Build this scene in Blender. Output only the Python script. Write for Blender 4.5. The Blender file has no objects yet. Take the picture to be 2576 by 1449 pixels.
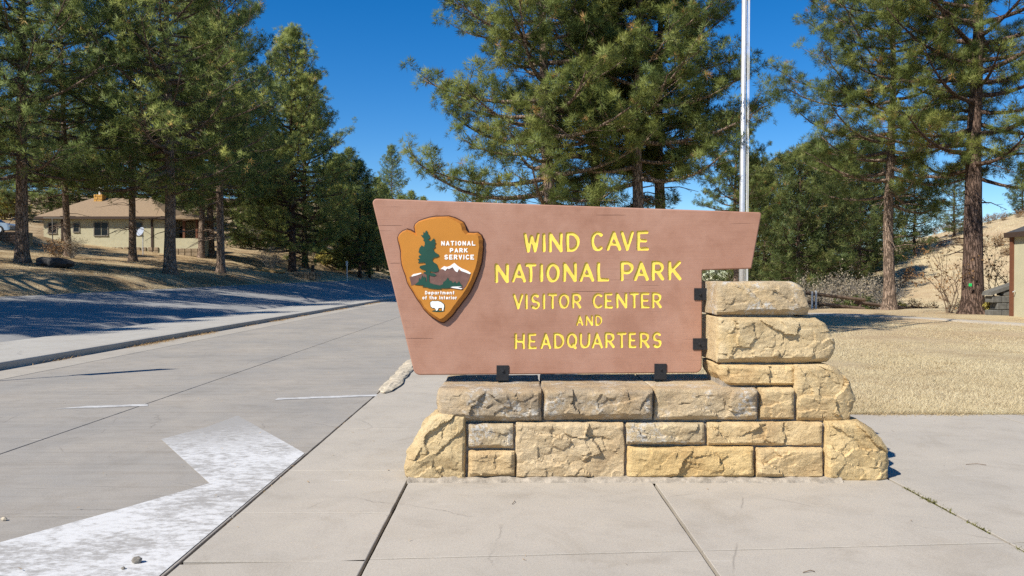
import bpy, bmesh, math, random
import numpy as np
from mathutils import Vector, Matrix, noise
from mathutils.geometry import delaunay_2d_cdt

R = math.radians
scene = bpy.context.scene
COL = scene.collection

# ------------------------------------------------------------------ camera, sky, sun, exposure
FPX, CU, CV, CH = 2022.0, 1288.0, 724.5, 1.6          # picture measured at 2576 x 1449
PITCH = -math.atan(24.5 / FPX)
cam_d = bpy.data.cameras.new('camera')
cam_d.sensor_width = 36.0
cam_d.lens = 36.0 * FPX / 2576.0
cam_d.clip_end = 3000
cam = bpy.data.objects.new('camera', cam_d)
COL.objects.link(cam)
cam.location = (0, 0, CH)
cam.rotation_euler = (R(90) + PITCH, 0, 0)
scene.camera = cam

SUN_EL = R(44)
SH = Vector((0.755, 0.656, 0)).normalized()              # ground direction in which shadows fall
world = bpy.data.worlds.new('World')
scene.world = world
world.use_nodes = True
wn = world.node_tree.nodes
bg = wn['Background']
sky = wn.new('ShaderNodeTexSky')
sky.sky_type = 'NISHITA'
sky.sun_disc = False
sky.sun_elevation = SUN_EL
sky.sun_rotation = math.atan2(-SH.x, -SH.y)
sky.altitude = 1300
sky.air_density = 1.0
sky.dust_density = 0.0
sky.ozone_density = 3.5
hsv = wn.new('ShaderNodeHueSaturation')
hsv.inputs['Saturation'].default_value = 1.4
hsv.inputs['Hue'].default_value = .505
hsv.inputs['Value'].default_value = 1.0
world.node_tree.links.new(sky.outputs[0], hsv.inputs['Color'])
world.node_tree.links.new(hsv.outputs[0], bg.inputs[0])
bg.inputs[1].default_value = 0.09
sun_d = bpy.data.lights.new('sun', 'SUN')
sun_d.energy = 4.6
sun_d.angle = R(0.53)
sun_d.color = (1.0, 0.945, 0.85)
sun = bpy.data.objects.new('sun', sun_d)
COL.objects.link(sun)
sun.location = (-20, -20, 30)
sun.rotation_euler = Vector((SH.x * math.cos(SUN_EL), SH.y * math.cos(SUN_EL), -math.sin(SUN_EL))).to_track_quat('-Z', 'Y').to_euler()
vs = scene.view_settings
vs.view_transform = 'Standard'
vs.look = 'None'
vs.exposure = 0.60
vs.gamma = 1.0
vs.use_curve_mapping = False
scene.cycles.use_denoising = False
scene.cycles.sample_clamp_indirect = 6.0

# ------------------------------------------------------------------ helpers
def ss(t):
    t = np.clip(t, 0, 1)
    return t * t * (3 - 2 * t)

_cp, _sp = math.cos(PITCH), math.sin(PITCH)
def ray(u, v):
    dx, dy = (u - CU) / FPX, (CV - v) / FPX
    return Vector((dx, _cp - dy * _sp, _sp + dy * _cp))
def at(u, v, Y):
    r = ray(u, v)
    r = r * (Y / r.y)
    return Vector((r.x, r.y, r.z + CH))
def gp(u, v, z=0.0):
    r = ray(u, v)
    r = r * ((z - CH) / r.z)
    return Vector((r.x, r.y, z))

YE = [-60, 0, 31, 41, 55, 98, 140, 220]
XE = [-21, -20.5, -20, -19, -18, -15, -9, 4]
ZE = [.5, .65, .85, .97, 1.14, 1.55, 1.9, 2.6]
MED0, MED1 = -8.9, -11.7
def H(x, y):
    x = np.asarray(x, float); y = np.asarray(y, float)
    xe = np.interp(y, YE, XE); ze = np.interp(y, YE, ZE)
    d = np.maximum(xe - x, 0)
    zl = ze + .45 * ss(d / 3) + .115 * np.minimum(d, 40) + .03 * np.maximum(d - 40, 0) \
        + .05 * np.clip(y - 60, 0, 40) * ss((d - 4) / 6) + .10 * np.clip(y - 95, 0, 120) * ss((d - 4) / 10)
    tb = ss((y - 62.2) / .7) * ss((-37.3 - x) / 2.5) * (1 - ss((y - 67.5) / 2.5))
    zl = zl + tb * np.maximum(0, 5.15 - zl)
    t = np.clip((x - xe) / (MED1 - xe), 0, 1)
    zr = ze + (.13 - ze) * t
    zd = 0 * x
    zg = .006 * np.clip(y - 9.5, 0, 27) - 1.7 * ss((y - 37.3) / 12) * ss((x - 4) / 8) \
        + .25 * np.maximum(0, np.minimum(x, 75) - 19) * ss((y - 42) / 48) * (1 - ss((y - 98) / 70))
    return np.where(x < xe, zl, np.where(x < MED1, zr, np.where(x < -1.85, zd, zg)))
def h(x, y): return float(H(x, y))
def gpos(u, Y):
    x = (u - CU) / FPX * Y
    return Vector((x, Y, h(x, Y)))
def hit(u, v, y0=8, y1=250):
    r = ray(u, v)
    for k in range(2000):
        Y = y0 + (y1 - y0) * k / 2000
        p = r * (Y / r.y)
        if p.z + CH < h(p.x, Y):
            return Vector((p.x, Y, h(p.x, Y)))
    return None

def tag(o, label=None, cat=None, group=None, kind=None):
    if label: o['label'] = label
    if cat: o['category'] = cat
    if group: o['group'] = group
    if kind: o['kind'] = kind
    return o
def empty(name, loc, label=None, cat=None, group=None, kind=None):
    o = bpy.data.objects.new(name, None)
    o.empty_display_size = .2
    COL.objects.link(o)
    o.location = loc
    return tag(o, label, cat, group, kind)
def mesh(name, V, F, mats, smooth=False, mi=None):
    me = bpy.data.meshes.new(name)
    if isinstance(F, np.ndarray):
        V = np.asarray(V, np.float32); n = F.shape[1]
        me.vertices.add(len(V)); me.vertices.foreach_set('co', V.ravel())
        me.loops.add(F.size); me.loops.foreach_set('vertex_index', F.ravel().astype(np.int32))
        me.polygons.add(len(F))
        me.polygons.foreach_set('loop_start', np.arange(0, F.size, n, dtype=np.int32))
        me.update(calc_edges=True)
    else:
        me.from_pydata([tuple(v) for v in V], [], F)
    for m in (mats if isinstance(mats, (list, tuple)) else [mats]):
        me.materials.append(m)
    if mi is not None:
        me.polygons.foreach_set('material_index', np.asarray(mi, np.int32))
    if smooth:
        me.polygons.foreach_set('use_smooth', np.ones(len(me.polygons), bool))
    me.validate()
    return me
def obj(name, me, parent=None, loc=None):
    o = bpy.data.objects.new(name, me)
    COL.objects.link(o)
    if parent: o.parent = parent
    if loc is not None: o.location = loc
    return o
class MB:
    """collects shapes given in world coordinates; build() links them as one mesh"""
    def __init__(s): s.V = []; s.F = []
    def add(s, V, F):
        n = len(s.V); s.V += [tuple(v) for v in V]; s.F += [tuple(i + n for i in f) for f in F]; return s
    def box(s, x0, x1, y0, y1, z0, z1):
        V = [(x, y, z) for z in (z0, z1) for y in (y0, y1) for x in (x0, x1)]
        return s.add(V, [(0, 2, 3, 1), (4, 5, 7, 6), (0, 1, 5, 4), (2, 6, 7, 3), (0, 4, 6, 2), (1, 3, 7, 5)])
    def cbox(s, x0, x1, y0, y1, z0, z1, b=.01):
        """box with chamfered edges"""
        c = Vector(((x0 + x1) / 2, (y0 + y1) / 2, (z0 + z1) / 2)); hx = Vector(((x1 - x0) / 2, (y1 - y0) / 2, (z1 - z0) / 2))
        b = min(b, hx.x * .9, hx.y * .9, hx.z * .9)
        bm = bmesh.new(); bmesh.ops.create_cube(bm, size=2)
        for v in bm.verts: v.co = Vector((v.co.x * hx.x, v.co.y * hx.y, v.co.z * hx.z)) + c
        bmesh.ops.bevel(bm, geom=bm.edges[:], offset=b, segments=1, affect='EDGES')
        bm.verts.index_update()
        s.add([v.co.copy() for v in bm.verts], [[v.index for v in f.verts] for f in bm.faces]); bm.free(); return s
    def prism(s, pts, d):
        """extrude a 3-D polygon by vector d"""
        n = len(pts); d = Vector(d)
        V = [Vector(p) for p in pts] + [Vector(p) + d for p in pts]
        F = [tuple(range(n)), tuple(range(2 * n - 1, n - 1, -1))] + [(i, n + i, n + (i + 1) % n, (i + 1) % n) for i in range(n)]
        return s.add(V, F)
    def tube(s, pts, rad, n=8, cap=True):
        pts = [Vector(p) for p in pts]
        if not isinstance(rad, (list, tuple)): rad = [rad] * len(pts)
        V = []; F = []
        for i, p in enumerate(pts):
            t = (pts[min(i + 1, len(pts) - 1)] - pts[max(i - 1, 0)]).normalized()
            a = Vector((1, 0, 0)) if abs(t.x) < .8 else Vector((0, 1, 0))
            e1 = t.cross(a).normalized(); e2 = t.cross(e1)
            for k in range(n):
                q = 2 * math.pi * k / n
                V.append(p + (e1 * math.cos(q) + e2 * math.sin(q)) * rad[i])
        for i in range(len(pts) - 1):
            for k in range(n):
                F.append((i * n + k, i * n + (k + 1) % n, (i + 1) * n + (k + 1) % n, (i + 1) * n + k))
        if cap:
            F.append(tuple(range(n - 1, -1, -1))); F.append(tuple((len(pts) - 1) * n + k for k in range(n)))
        return s.add(V, F)
    def build(s, name, mat, parent=None, smooth=False):
        o0 = Vector(parent_world(parent)) if parent else Vector((0, 0, 0))
        me = mesh(name, [Vector(v) - o0 for v in s.V], s.F, mat, smooth)
        return obj(name, me, parent)
def parent_world(p):
    v = Vector((0, 0, 0))
    while p:
        v += p.location; p = p.parent
    return v

# ------------------------------------------------------------------ materials
def mat_new(name):
    m = bpy.data.materials.new(name); m.use_nodes = True
    return m, m.node_tree.nodes, m.node_tree.links, m.node_tree.nodes['Principled BSDF']
class NT:
    def __init__(s, name, rough=.8, spec=.3):
        s.m, s.n, s.l, s.b = mat_new(name)
        s.b.inputs['Roughness'].default_value = rough
        s.b.inputs['Specular IOR Level'].default_value = spec
        s.tc = s.n.new('ShaderNodeTexCoord')
    def coord(s, which='Object', scale=(1, 1, 1), rot=(0, 0, 0)):
        mp = s.n.new('ShaderNodeMapping'); mp.inputs['Scale'].default_value = scale; mp.inputs['Rotation'].default_value = rot
        s.l.new(s.tc.outputs[which], mp.inputs[0]); return mp.outputs[0]
    def world(s, scale=(1, 1, 1), rot=(0, 0, 0)):
        g = s.n.new('ShaderNodeNewGeometry'); mp = s.n.new('ShaderNodeMapping')
        mp.inputs['Scale'].default_value = scale; mp.inputs['Rotation'].default_value = rot
        s.l.new(g.outputs['Position'], mp.inputs[0]); return mp.outputs[0]
    def noise(s, co, scale, detail=4, rough=.6, dist=0):
        t = s.n.new('ShaderNodeTexNoise'); t.inputs['Scale'].default_value = scale; t.inputs['Detail'].default_value = detail
        t.inputs['Roughness'].default_value = rough; t.inputs['Distortion'].default_value = dist
        s.l.new(co, t.inputs['Vector']); return t.outputs['Fac']
    def voro(s, co, scale, feature='F1', rnd=1):
        t = s.n.new('ShaderNodeTexVoronoi'); t.feature = feature; t.inputs['Scale'].default_value = scale
        t.inputs['Randomness'].default_value = rnd
        s.l.new(co, t.inputs['Vector']); return t.outputs['Distance']
    def ramp(s, fac, stops, interp='LINEAR'):
        r = s.n.new('ShaderNodeValToRGB'); r.color_ramp.interpolation = interp
        e = r.color_ramp.elements
        while len(e) < len(stops): e.new(.5)
        for i, (p, c) in enumerate(stops):
            e[i].position = p
            e[i].color = (c, c, c, 1) if isinstance(c, (int, float)) else (*c, 1)
        s.l.new(fac, r.inputs[0]); return r.outputs[0]
    def mix(s, fac, a, b, mode='MIX'):
        m = s.n.new('ShaderNodeMix'); m.data_type = 'RGBA'; m.blend_type = mode
        for sock, val in ((m.inputs[0], fac), (m.inputs[6], a), (m.inputs[7], b)):
            if isinstance(val, (int, float)): sock.default_value = val
            elif isinstance(val, tuple): sock.default_value = (*val, 1)
            else: s.l.new(val, sock)
        return m.outputs[2]
    def math(s, op, a, b=0.0):
        m = s.n.new('ShaderNodeMath'); m.operation = op
        for i, val in enumerate((a, b)):
            if isinstance(val, (int, float)): m.inputs[i].default_value = val
            else: s.l.new(val, m.inputs[i])
        return m.outputs[0]
    def color(s, c):
        if isinstance(c, tuple): s.b.inputs['Base Color'].default_value = (*c, 1)
        else: s.l.new(c, s.b.inputs['Base Color'])
    def bump(s, hgt, strength=.4, dist=.02):
        bp = s.n.new('ShaderNodeBump'); bp.inputs['Strength'].default_value = strength; bp.inputs['Distance'].default_value = dist
        if 'last' in s.__dict__: s.l.new(s.last, bp.inputs['Normal'])
        s.l.new(hgt, bp.inputs['Height']); s.last = bp.outputs[0]; s.l.new(s.last, s.b.inputs['Normal'])
    def rough(s, f): s.l.new(f, s.b.inputs['Roughness'])

M = {}
def simple(key, c, rough=.7, spec=.3, metal=0, var=.12, scale=6, bump=0, bscale=40):
    t = NT(key, rough, spec)
    t.b.inputs['Metallic'].default_value = metal
    w = t.coord()
    f = t.noise(w, scale, 5)
    lo = tuple(x * (1 - var) for x in c); hi = tuple(min(1, x * (1 + var)) for x in c)
    t.color(t.ramp(f, [(.3, lo), (.7, hi)]))
    if bump: t.bump(t.noise(w, bscale, 6), bump, .01)
    M[key] = t.m
    return t

def concrete(key, base, warm, seed_rot, speck=.5, streak=0):
    t = NT(key, .88, .25)
    w = t.world(rot=(0, 0, seed_rot))
    big = t.noise(w, .55, 4, .6)
    mid = t.noise(w, 3.2, 6, .65)
    fine = t.noise(w, 260, 2, .6)
    c = t.mix(t.ramp(big, [(.35, 0.0), (.68, 1.0)]), base, warm)
    c = t.mix(.55, c, t.ramp(mid, [(.25, (.80, .79, .77)), (.5, (1, 1, 1)), (.78, (1.0, .985, .95))]), 'MULTIPLY')
    c = t.mix(speck, c, t.ramp(fine, [(.28, (.70, .69, .67)), (.5, (1, 1, 1)), (.75, (1.12, 1.11, 1.1))]), 'MULTIPLY')
    # sparse dark grit and stains
    g = t.voro(w, 9)
    g2 = t.noise(w, 5.5, 2)
    pit = t.math('MULTIPLY', t.ramp(g, [(.02, 1.0), (.06, 0.0)]), t.ramp(g2, [(.5, 0.0), (.58, 1.0)]))
    c = t.mix(t.math('MULTIPLY', pit, .5), c, (.12, .105, .09))
    if streak:
        ws = t.world((.22, 5.0, 1), (0, 0, R(8)))
        st = t.noise(ws, 1.6, 6, .7)
        c = t.mix(streak, c, t.ramp(st, [(.36, (.78, .74, .69)), (.52, (1, 1, 1)), (.66, (1.06, 1.055, 1.05))]), 'MULTIPLY')
        wk = t.world((.5, 9.0, 1), (0, 0, R(-7)))
        sk = t.noise(wk, 4.0, 3, .5)
        c = t.mix(t.ramp(sk, [(.30, .55), (.335, 0.0)]), c, (.17, .155, .14))
    agg = t.noise(w, 75, 3, .6)
    c = t.mix(.55, c, t.ramp(agg, [(.32, (.84, .83, .81)), (.5, (1, 1, 1)), (.70, (1.09, 1.085, 1.07))]), 'MULTIPLY')
    blot = t.noise(w, 1.5, 7, .7, .8)
    c = t.mix(.5, c, t.ramp(blot, [(.33, (.80, .775, .74)), (.48, (1, 1, 1)), (.66, (1.05, 1.045, 1.03))]), 'MULTIPLY')
    # hairline cracks
    wd_ = t.mix(.12, w, t.ramp(t.noise(w, 2.0, 5, .7), [(0, 0.0), (1, 1.0)]))
    cr = t.voro(wd_, .55, 'DISTANCE_TO_EDGE')
    cm = t.math('MULTIPLY', t.ramp(cr, [(.0, .45), (.004, 0.0)]), t.ramp(t.noise(w, .8, 2), [(.50, 0.0), (.56, 1.0)]))
    c = t.mix(cm, c, (.13, .115, .10))
    # light scuffs
    wl = t.world((.6, 6, 1), (0, 0, R(-20)))
    sc = t.noise(wl, 2.0, 4, .55)
    c = t.mix(t.ramp(sc, [(.70, 0.0), (.76, .35)]), c, (.62, .60, .56))
    t.color(c)
    t.bump(fine, .35, .004)
    t.bump(t.noise(w, 22, 5), .16, .006)
    M[key] = t.m
    return t
concrete('walk', (.385, .350, .298), (.44, .396, .332), .3, .6, 0)
concrete('drive', (.285, .269, .245), (.35, .318, .274), 1.1, .6, .4)
concrete('gutter', (.40, .365, .31), (.36, .335, .295), 2.1, .5, .4)
concrete('median', (.41, .395, .36), (.375, .355, .32), 2.5)
concrete('lot', (.27, .27, .268), (.31, .305, .295), .9, .5, .3)
concrete('kerb', (.36, .34, .305), (.40, .38, .34), .2)
simple('joint', (.045, .036, .028), .95, .1, 0, .4, 30, .5, 60)
simple('mortar', (.34, .295, .235), .95, .1, 0, .35, 18, .8, 70)

def paint_mat():
    t = NT('road_paint', .75, .3)
    w = t.world()
    ws = t.world((.75, 1.25, 1), (0, 0, R(25)))
    n1 = t.noise(ws, 13, 10, .78); n2 = t.noise(w, 1.6, 5, .6); n3 = t.noise(w, 200, 2)
    k = t.math('ADD', n1, t.math('MULTIPLY', t.math('SUBTRACT', n2, .5), .55))
    wear = t.ramp(k, [(.39, .92), (.455, .62), (.52, .2), (.58, 0.0)])
    ds = t.n.new('ShaderNodeVectorMath'); ds.operation = 'DISTANCE'
    hd_ = gp(470, 1062); ds.inputs[1].default_value = (hd_.x, hd_.y + .25, 0)
    t.l.new(w, ds.inputs[0])
    worn = t.ramp(t.math('ADD', t.math('MULTIPLY', ds.outputs['Value'], .42), t.math('MULTIPLY', t.math('SUBTRACT', n1, .5), 1.6)), [(.35, .95), (.72, .45), (1.0, 0.0)])
    wear = t.math('MAXIMUM', wear, worn)
    c = t.mix(wear, t.ramp(n3, [(.3, (.53, .525, .51)), (.7, (.65, .645, .63))]), (.30, .285, .262))
    t.color(c); t.bump(n1, .25, .004); t.bump(n3, .3, .003)
    M['paint'] = t.m
paint_mat()
def faint_paint():
    t = NT('faded_road_paint', .8, .25)
    ws = t.world((.6, 2.0, 1), (0, 0, .1))
    n1 = t.noise(ws, 6, 7, .7)
    t.color(t.mix(t.ramp(n1, [(.42, 1.0), (.56, 0.0)]), (.56, .555, .54), (.30, .292, .28)))
    M['paint_thin'] = t.m
faint_paint()

def sandstone(key, weather, lichen):
    t = NT(key, .9, .2)
    oi = t.n.new('ShaderNodeObjectInfo')
    w = t.world()
    wr = t.world((1, 1, 3.5), (0, .12, .2))
    big = t.noise(w, 2.6, 5, .6, .4); mid = t.noise(wr, 9, 8, .7); fine = t.noise(w, 120, 4, .7)
    c = t.ramp(big, [(.30, (.49, .368, .228)), (.47, (.59, .468, .300)), (.62, (.645, .528, .358)), (.78, (.60, .452, .248))])
    c = t.mix(.7, c, t.ramp(mid, [(.28, (.70, .64, .56)), (.5, (1, 1, 1)), (.75, (1.14, 1.12, 1.07))]), 'MULTIPLY')
    c = t.mix(.6, c, t.ramp(fine, [(.3, (.76, .74, .71)), (.55, (1, 1, 1)), (.75, (1.1, 1.1, 1.1))]), 'MULTIPLY')
    c = t.mix(1.0, c, oi.outputs['Color'], 'MULTIPLY')
    if weather:
        g = t.noise(w, 4.2, 6, .7)
        c = t.mix(t.math('MULTIPLY', t.ramp(g, [(.36, 0.0), (.62, 1.0)]), weather), c, (.235, .205, .165))
    if lichen:
        l1 = t.noise(w, 5.0, 3); l2 = t.noise(w, 34, 4, .65)
        lf = t.math('MULTIPLY', t.ramp(l1, [(.50, 0.0), (.60, 1.0)]), t.ramp(l2, [(.46, 0.0), (.56, 1.0)]))
        c = t.mix(t.math('MULTIPLY', lf, lichen), c, (.55, .53, .48))
    # tight dark seams where the rock split
    v = t.voro(t.world((1, 1, 2.2), (0, .3, 0)), 5.2, 'DISTANCE_TO_EDGE')
    sm = t.math('MULTIPLY', t.ramp(v, [(.0, 1.0), (.022, 0.0)]), t.ramp(t.noise(w, 3.3, 2), [(.52, 0.0), (.60, .40)]))
    c = t.mix(sm, c, (.10, .07, .04))
    t.color(c)
    t.bump(mid, .5, .03); t.bump(t.noise(t.world((1, 1, .6)), 30, 8, .78), .85, .02); t.bump(fine, .6, .005)
    M[key] = t.m
sandstone('stone', 0, 0)
sandstone('stone_grey', .65, .75)
sandstone('stone_lichen', .35, .8)

def board_mat():
    t = NT('brown_sign_paint', .62, .3)
    w = t.world()
    n = t.noise(w, 2.3, 5, .6); n2 = t.noise(w, 11, 5, .65)
    g = t.noise(t.world((.9, 1, 30)), 3.0, 5, .6)
    c = t.ramp(n, [(.25, (.315, .158, .103)), (.5, (.365, .195, .133)), (.75, (.405, .232, .165))])
    n4 = t.noise(w, 4.5, 3, .55, 1.0)
    c = t.mix(.4, c, t.ramp(n4, [(.34, (.86, .82, .79)), (.46, (1, 1, 1)), (.68, (1.05, 1.06, 1.08))]), 'MULTIPLY')
    c = t.mix(.6, c, t.ramp(n2, [(.3, (.90, .87, .85)), (.5, (1, 1, 1)), (.72, (1.05, 1.06, 1.07))]), 'MULTIPLY')
    c = t.mix(.5, c, t.ramp(g, [(.3, (.93, .92, .92)), (.6, (1, 1, 1))]), 'MULTIPLY')
    # hairline checks in the planks
    ck = t.noise(t.world((.55, 1, 55)), 2.4, 1, .4)
    wh = t.noise(w, 1.3, 2)
    cf = t.math('MULTIPLY', t.ramp(ck, [(.245, 1.0), (.262, 0.0)]), t.ramp(wh, [(.42, 1.0), (.52, 0.0)]))
    c = t.mix(t.math('MULTIPLY', cf, .8), c, (.08, .035, .025))
    t.color(c); t.bump(g, .10, .01); t.bump(n2, .08, .01)
    M['board'] = t.m
board_mat()
simple('yellow', (.78, .60, .10), .6, .3, 0, .12, 14)
simple('emblem_orange', (.47, .19, .024), .5, .35, 0, .07, 5)
simple('emblem_edge', (.075, .024, .010), .6, .3)
simple('emblem_bevel', (.42, .16, .026), .55, .3, 0, .2, 9)
simple('emblem_green', (.012, .062, .042), .6, .3)
simple('emblem_brown', (.16, .085, .068), .6, .3, 0, .2, 20)
simple('emblem_white', (.80, .79, .76), .6, .3, 0, .03)
simple('black_iron', (.022, .023, .026), .5, .45, .3, .3, 25, .3, 60)
simple('bolt_iron', (.05, .05, .055), .4, .5, .6)
simple('galvanised', (.62, .63, .65), .42, .5, .55, .15, 14)
simple('rope', (.72, .72, .70), .9, .1)
simple('wood_rail', (.13, .09, .062), .85, .2, 0, .35, 10, .4, 30)
simple('rock', (.20, .18, .15), .9, .2, 0, .4, 3, .8, 12)
simple('pale_rock', (.50, .43, .32), .9, .2, 0, .35, 7, .9, 30)
simple('dark_rock', (.055, .052, .05), .85, .25, 0, .4, 3, .8, 9)
simple('stucco', (.45, .415, .285), .9, .15, 0, .08, 2, .3, 60)
simple('roof_shingle', (.27, .195, .125), .9, .15, 0, .25, 12, .6, 20)
simple('dark_roof', (.06, .06, .065), .85, .2, 0, .3, 8, .5, 20)
simple('trim_dark', (.055, .035, .025), .7, .3)
simple('trim_brown', (.15, .06, .032), .7, .3)
simple('window_frame', (.20, .18, .15), .6, .3)
t = simple('glass', (.012, .013, .015), .2, .25)
simple('chimney_stone', (.52, .29, .075), .9, .2, 0, .35, 5, .8, 9)
simple('foundation_stone', (.25, .19, .125), .9, .2, 0, .35, 5, .8, 9)
simple('red_stone', (.20, .125, .085), .9, .2, 0, .4, 4, .8, 9)
simple('white_metal', (.75, .75, .74), .4, .4)
simple('car_paint', (.36, .43, .52), .25, .5, .4, .03)
simple('tyre', (.02, .02, .02), .8, .2)
simple('dish_grey', (.33, .36, .42), .5, .3)
simple('block_grey', (.13, .125, .11), .9, .2, 0, .3, 6, .5, 20)
simple('green_tag', (.02, .50, .12), .5, .4)
simple('moss', (.12, .115, .035), .95, .1, 0, .5, 60)
simple('litter', (.40, .26, .115), .95, .1, 0, .5, 60)
simple('leaf_yellow', (.36, .30, .07), .8, .2, 0, .4, 3)
simple('leaf_brown', (.23, .13, .055), .8, .2, 0, .4, 3)
simple('leaf_russet', (.26, .075, .03), .8, .2, 0, .4, 3)
simple('leaf_pale', (.27, .225, .155), .85, .2, 0, .4, 3)
simple('leaf_green', (.085, .105, .03), .8, .2, 0, .4, 3)
simple('twig_grey', (.30, .265, .225), .9, .15, 0, .3, 8)
simple('twig_brown', (.16, .11, .075), .9, .15, 0, .3, 8)

def bark_mat(key, c0, c1, c2):
    t = NT(key, .95, .1)
    w = t.coord('Object', (1, 1, .22))
    wq = t.mix(.22, w, t.ramp(t.noise(w, 7, 5, .7), [(0, 0.0), (1, 1.0)]))
    v = t.voro(wq, 15, 'DISTANCE_TO_EDGE'); n = t.noise(w, 16, 7, .75); b = t.noise(t.coord(), 1.1, 3)
    c = t.ramp(n, [(.3, c0), (.5, c1), (.72, c2)])
    c = t.mix(t.ramp(v, [(.0, .75), (.16, 0.0)]), c, tuple(x * .38 for x in c0))
    c = t.mix(.5, c, t.ramp(b, [(.35, (.72, .68, .66)), (.6, (1.1, 1.06, 1.02))]), 'MULTIPLY')
    t.color(c)
    t.bump(t.ramp(v, [(.0, 0.0), (.14, 1.0)]), .9, .05); t.bump(n, .6, .02)
    M[key] = t.m
bark_mat('bark', (.21, .15, .112), (.33, .245, .185), (.43, .34, .27))
bark_mat('bark_dark', (.10, .066, .050), (.17, .115, .088), (.25, .18, .145))

def needle_mat(key, stops, transl=.42):
    t = NT(key, .55, .25)
    a = t.n.new('ShaderNodeAttribute'); a.attribute_name = 'tint'
    oi = t.n.new('ShaderNodeObjectInfo')
    c = t.ramp(a.outputs['Fac'], stops)
    c = t.mix(.8, c, t.ramp(oi.outputs['Random'], [(0, (.85, .88, .86)), (.5, (1, 1, 1)), (1, (1.15, 1.08, .95))]), 'MULTIPLY')
    t.color(c)
    tr = t.n.new('ShaderNodeBsdfTranslucent'); mx = t.n.new('ShaderNodeMixShader'); mx.inputs[0].default_value = transl
    t.l.new(c, tr.inputs[0])
    out = t.n['Material Output']
    t.l.new(t.b.outputs[0], mx.inputs[1]); t.l.new(tr.outputs[0], mx.inputs[2]); t.l.new(mx.outputs[0], out.inputs[0])
    M[key] = t.m
needle_mat('needles', [(0, (.055, .090, .030)), (.40, (.150, .195, .055)), (.80, (.265, .300, .085)), (.95, (.31, .30, .09)), (1, (.40, .235, .085))])
needle_mat('needles_dark', [(0, (.085, .14, .05)), (.5, (.24, .30, .092)), (.85, (.42, .44, .13)), (1, (.52, .37, .14))])

needle_mat('needles_far', [(0, (.045, .075, .028)), (.5, (.125, .165, .052)), (.85, (.24, .255, .08)), (1, (.30, .21, .08))])
def ground_mat():
    t = NT('dry_ground', .95, .1)
    w = t.world()
    n0 = t.noise(w, .11, 4); n1 = t.noise(w, .7, 6, .65); n2 = t.noise(w, 6, 6, .7); n3 = t.noise(w, 60, 4, .7)
    c = t.ramp(n1, [(.28, (.36, .265, .155)), (.48, (.48, .385, .235)), (.66, (.54, .45, .285)), (.82, (.44, .39, .21))])
    c = t.mix(t.ramp(n0, [(.45, 0.0), (.62, .5)]), c, (.42, .285, .175))
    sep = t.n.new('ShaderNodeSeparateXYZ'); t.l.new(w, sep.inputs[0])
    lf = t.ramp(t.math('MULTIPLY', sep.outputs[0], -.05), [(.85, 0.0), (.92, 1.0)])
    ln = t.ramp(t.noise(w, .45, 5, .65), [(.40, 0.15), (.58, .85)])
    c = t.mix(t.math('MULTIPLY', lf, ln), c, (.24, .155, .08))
    c = t.mix(.5, c, t.ramp(n2, [(.3, (.68, .64, .58)), (.5, (1, 1, 1)), (.72, (1.15, 1.14, 1.1))]), 'MULTIPLY')
    c = t.mix(.7, c, t.ramp(n3, [(.3, (.62, .58, .5)), (.5, (1, 1, 1)), (.72, (1.2, 1.18, 1.12))]), 'MULTIPLY')
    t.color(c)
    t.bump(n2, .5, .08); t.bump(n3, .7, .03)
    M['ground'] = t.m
ground_mat()
def grass_mat():
    t = NT('dry_grass_blades', .8, .15)
    a = t.n.new('ShaderNodeAttribute'); a.attribute_name = 'tint'
    c = t.ramp(a.outputs['Fac'], [(0, (.30, .20, .10)), (.25, (.52, .415, .245)), (.6, (.64, .545, .345)), (.9, (.70, .615, .41)), (1, (.40, .38, .17))])
    t.color(c)
    tr = t.n.new('ShaderNodeBsdfTranslucent'); mx = t.n.new('ShaderNodeMixShader'); mx.inputs[0].default_value = .25
    t.l.new(c, tr.inputs[0])
    t.l.new(t.b.outputs[0], mx.inputs[1]); t.l.new(tr.outputs[0], mx.inputs[2]); t.l.new(mx.outputs[0], t.n['Material Output'].inputs[0])
    M['grass'] = t.m
grass_mat()

rng = np.random.default_rng(7)
random.seed(11)

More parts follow.
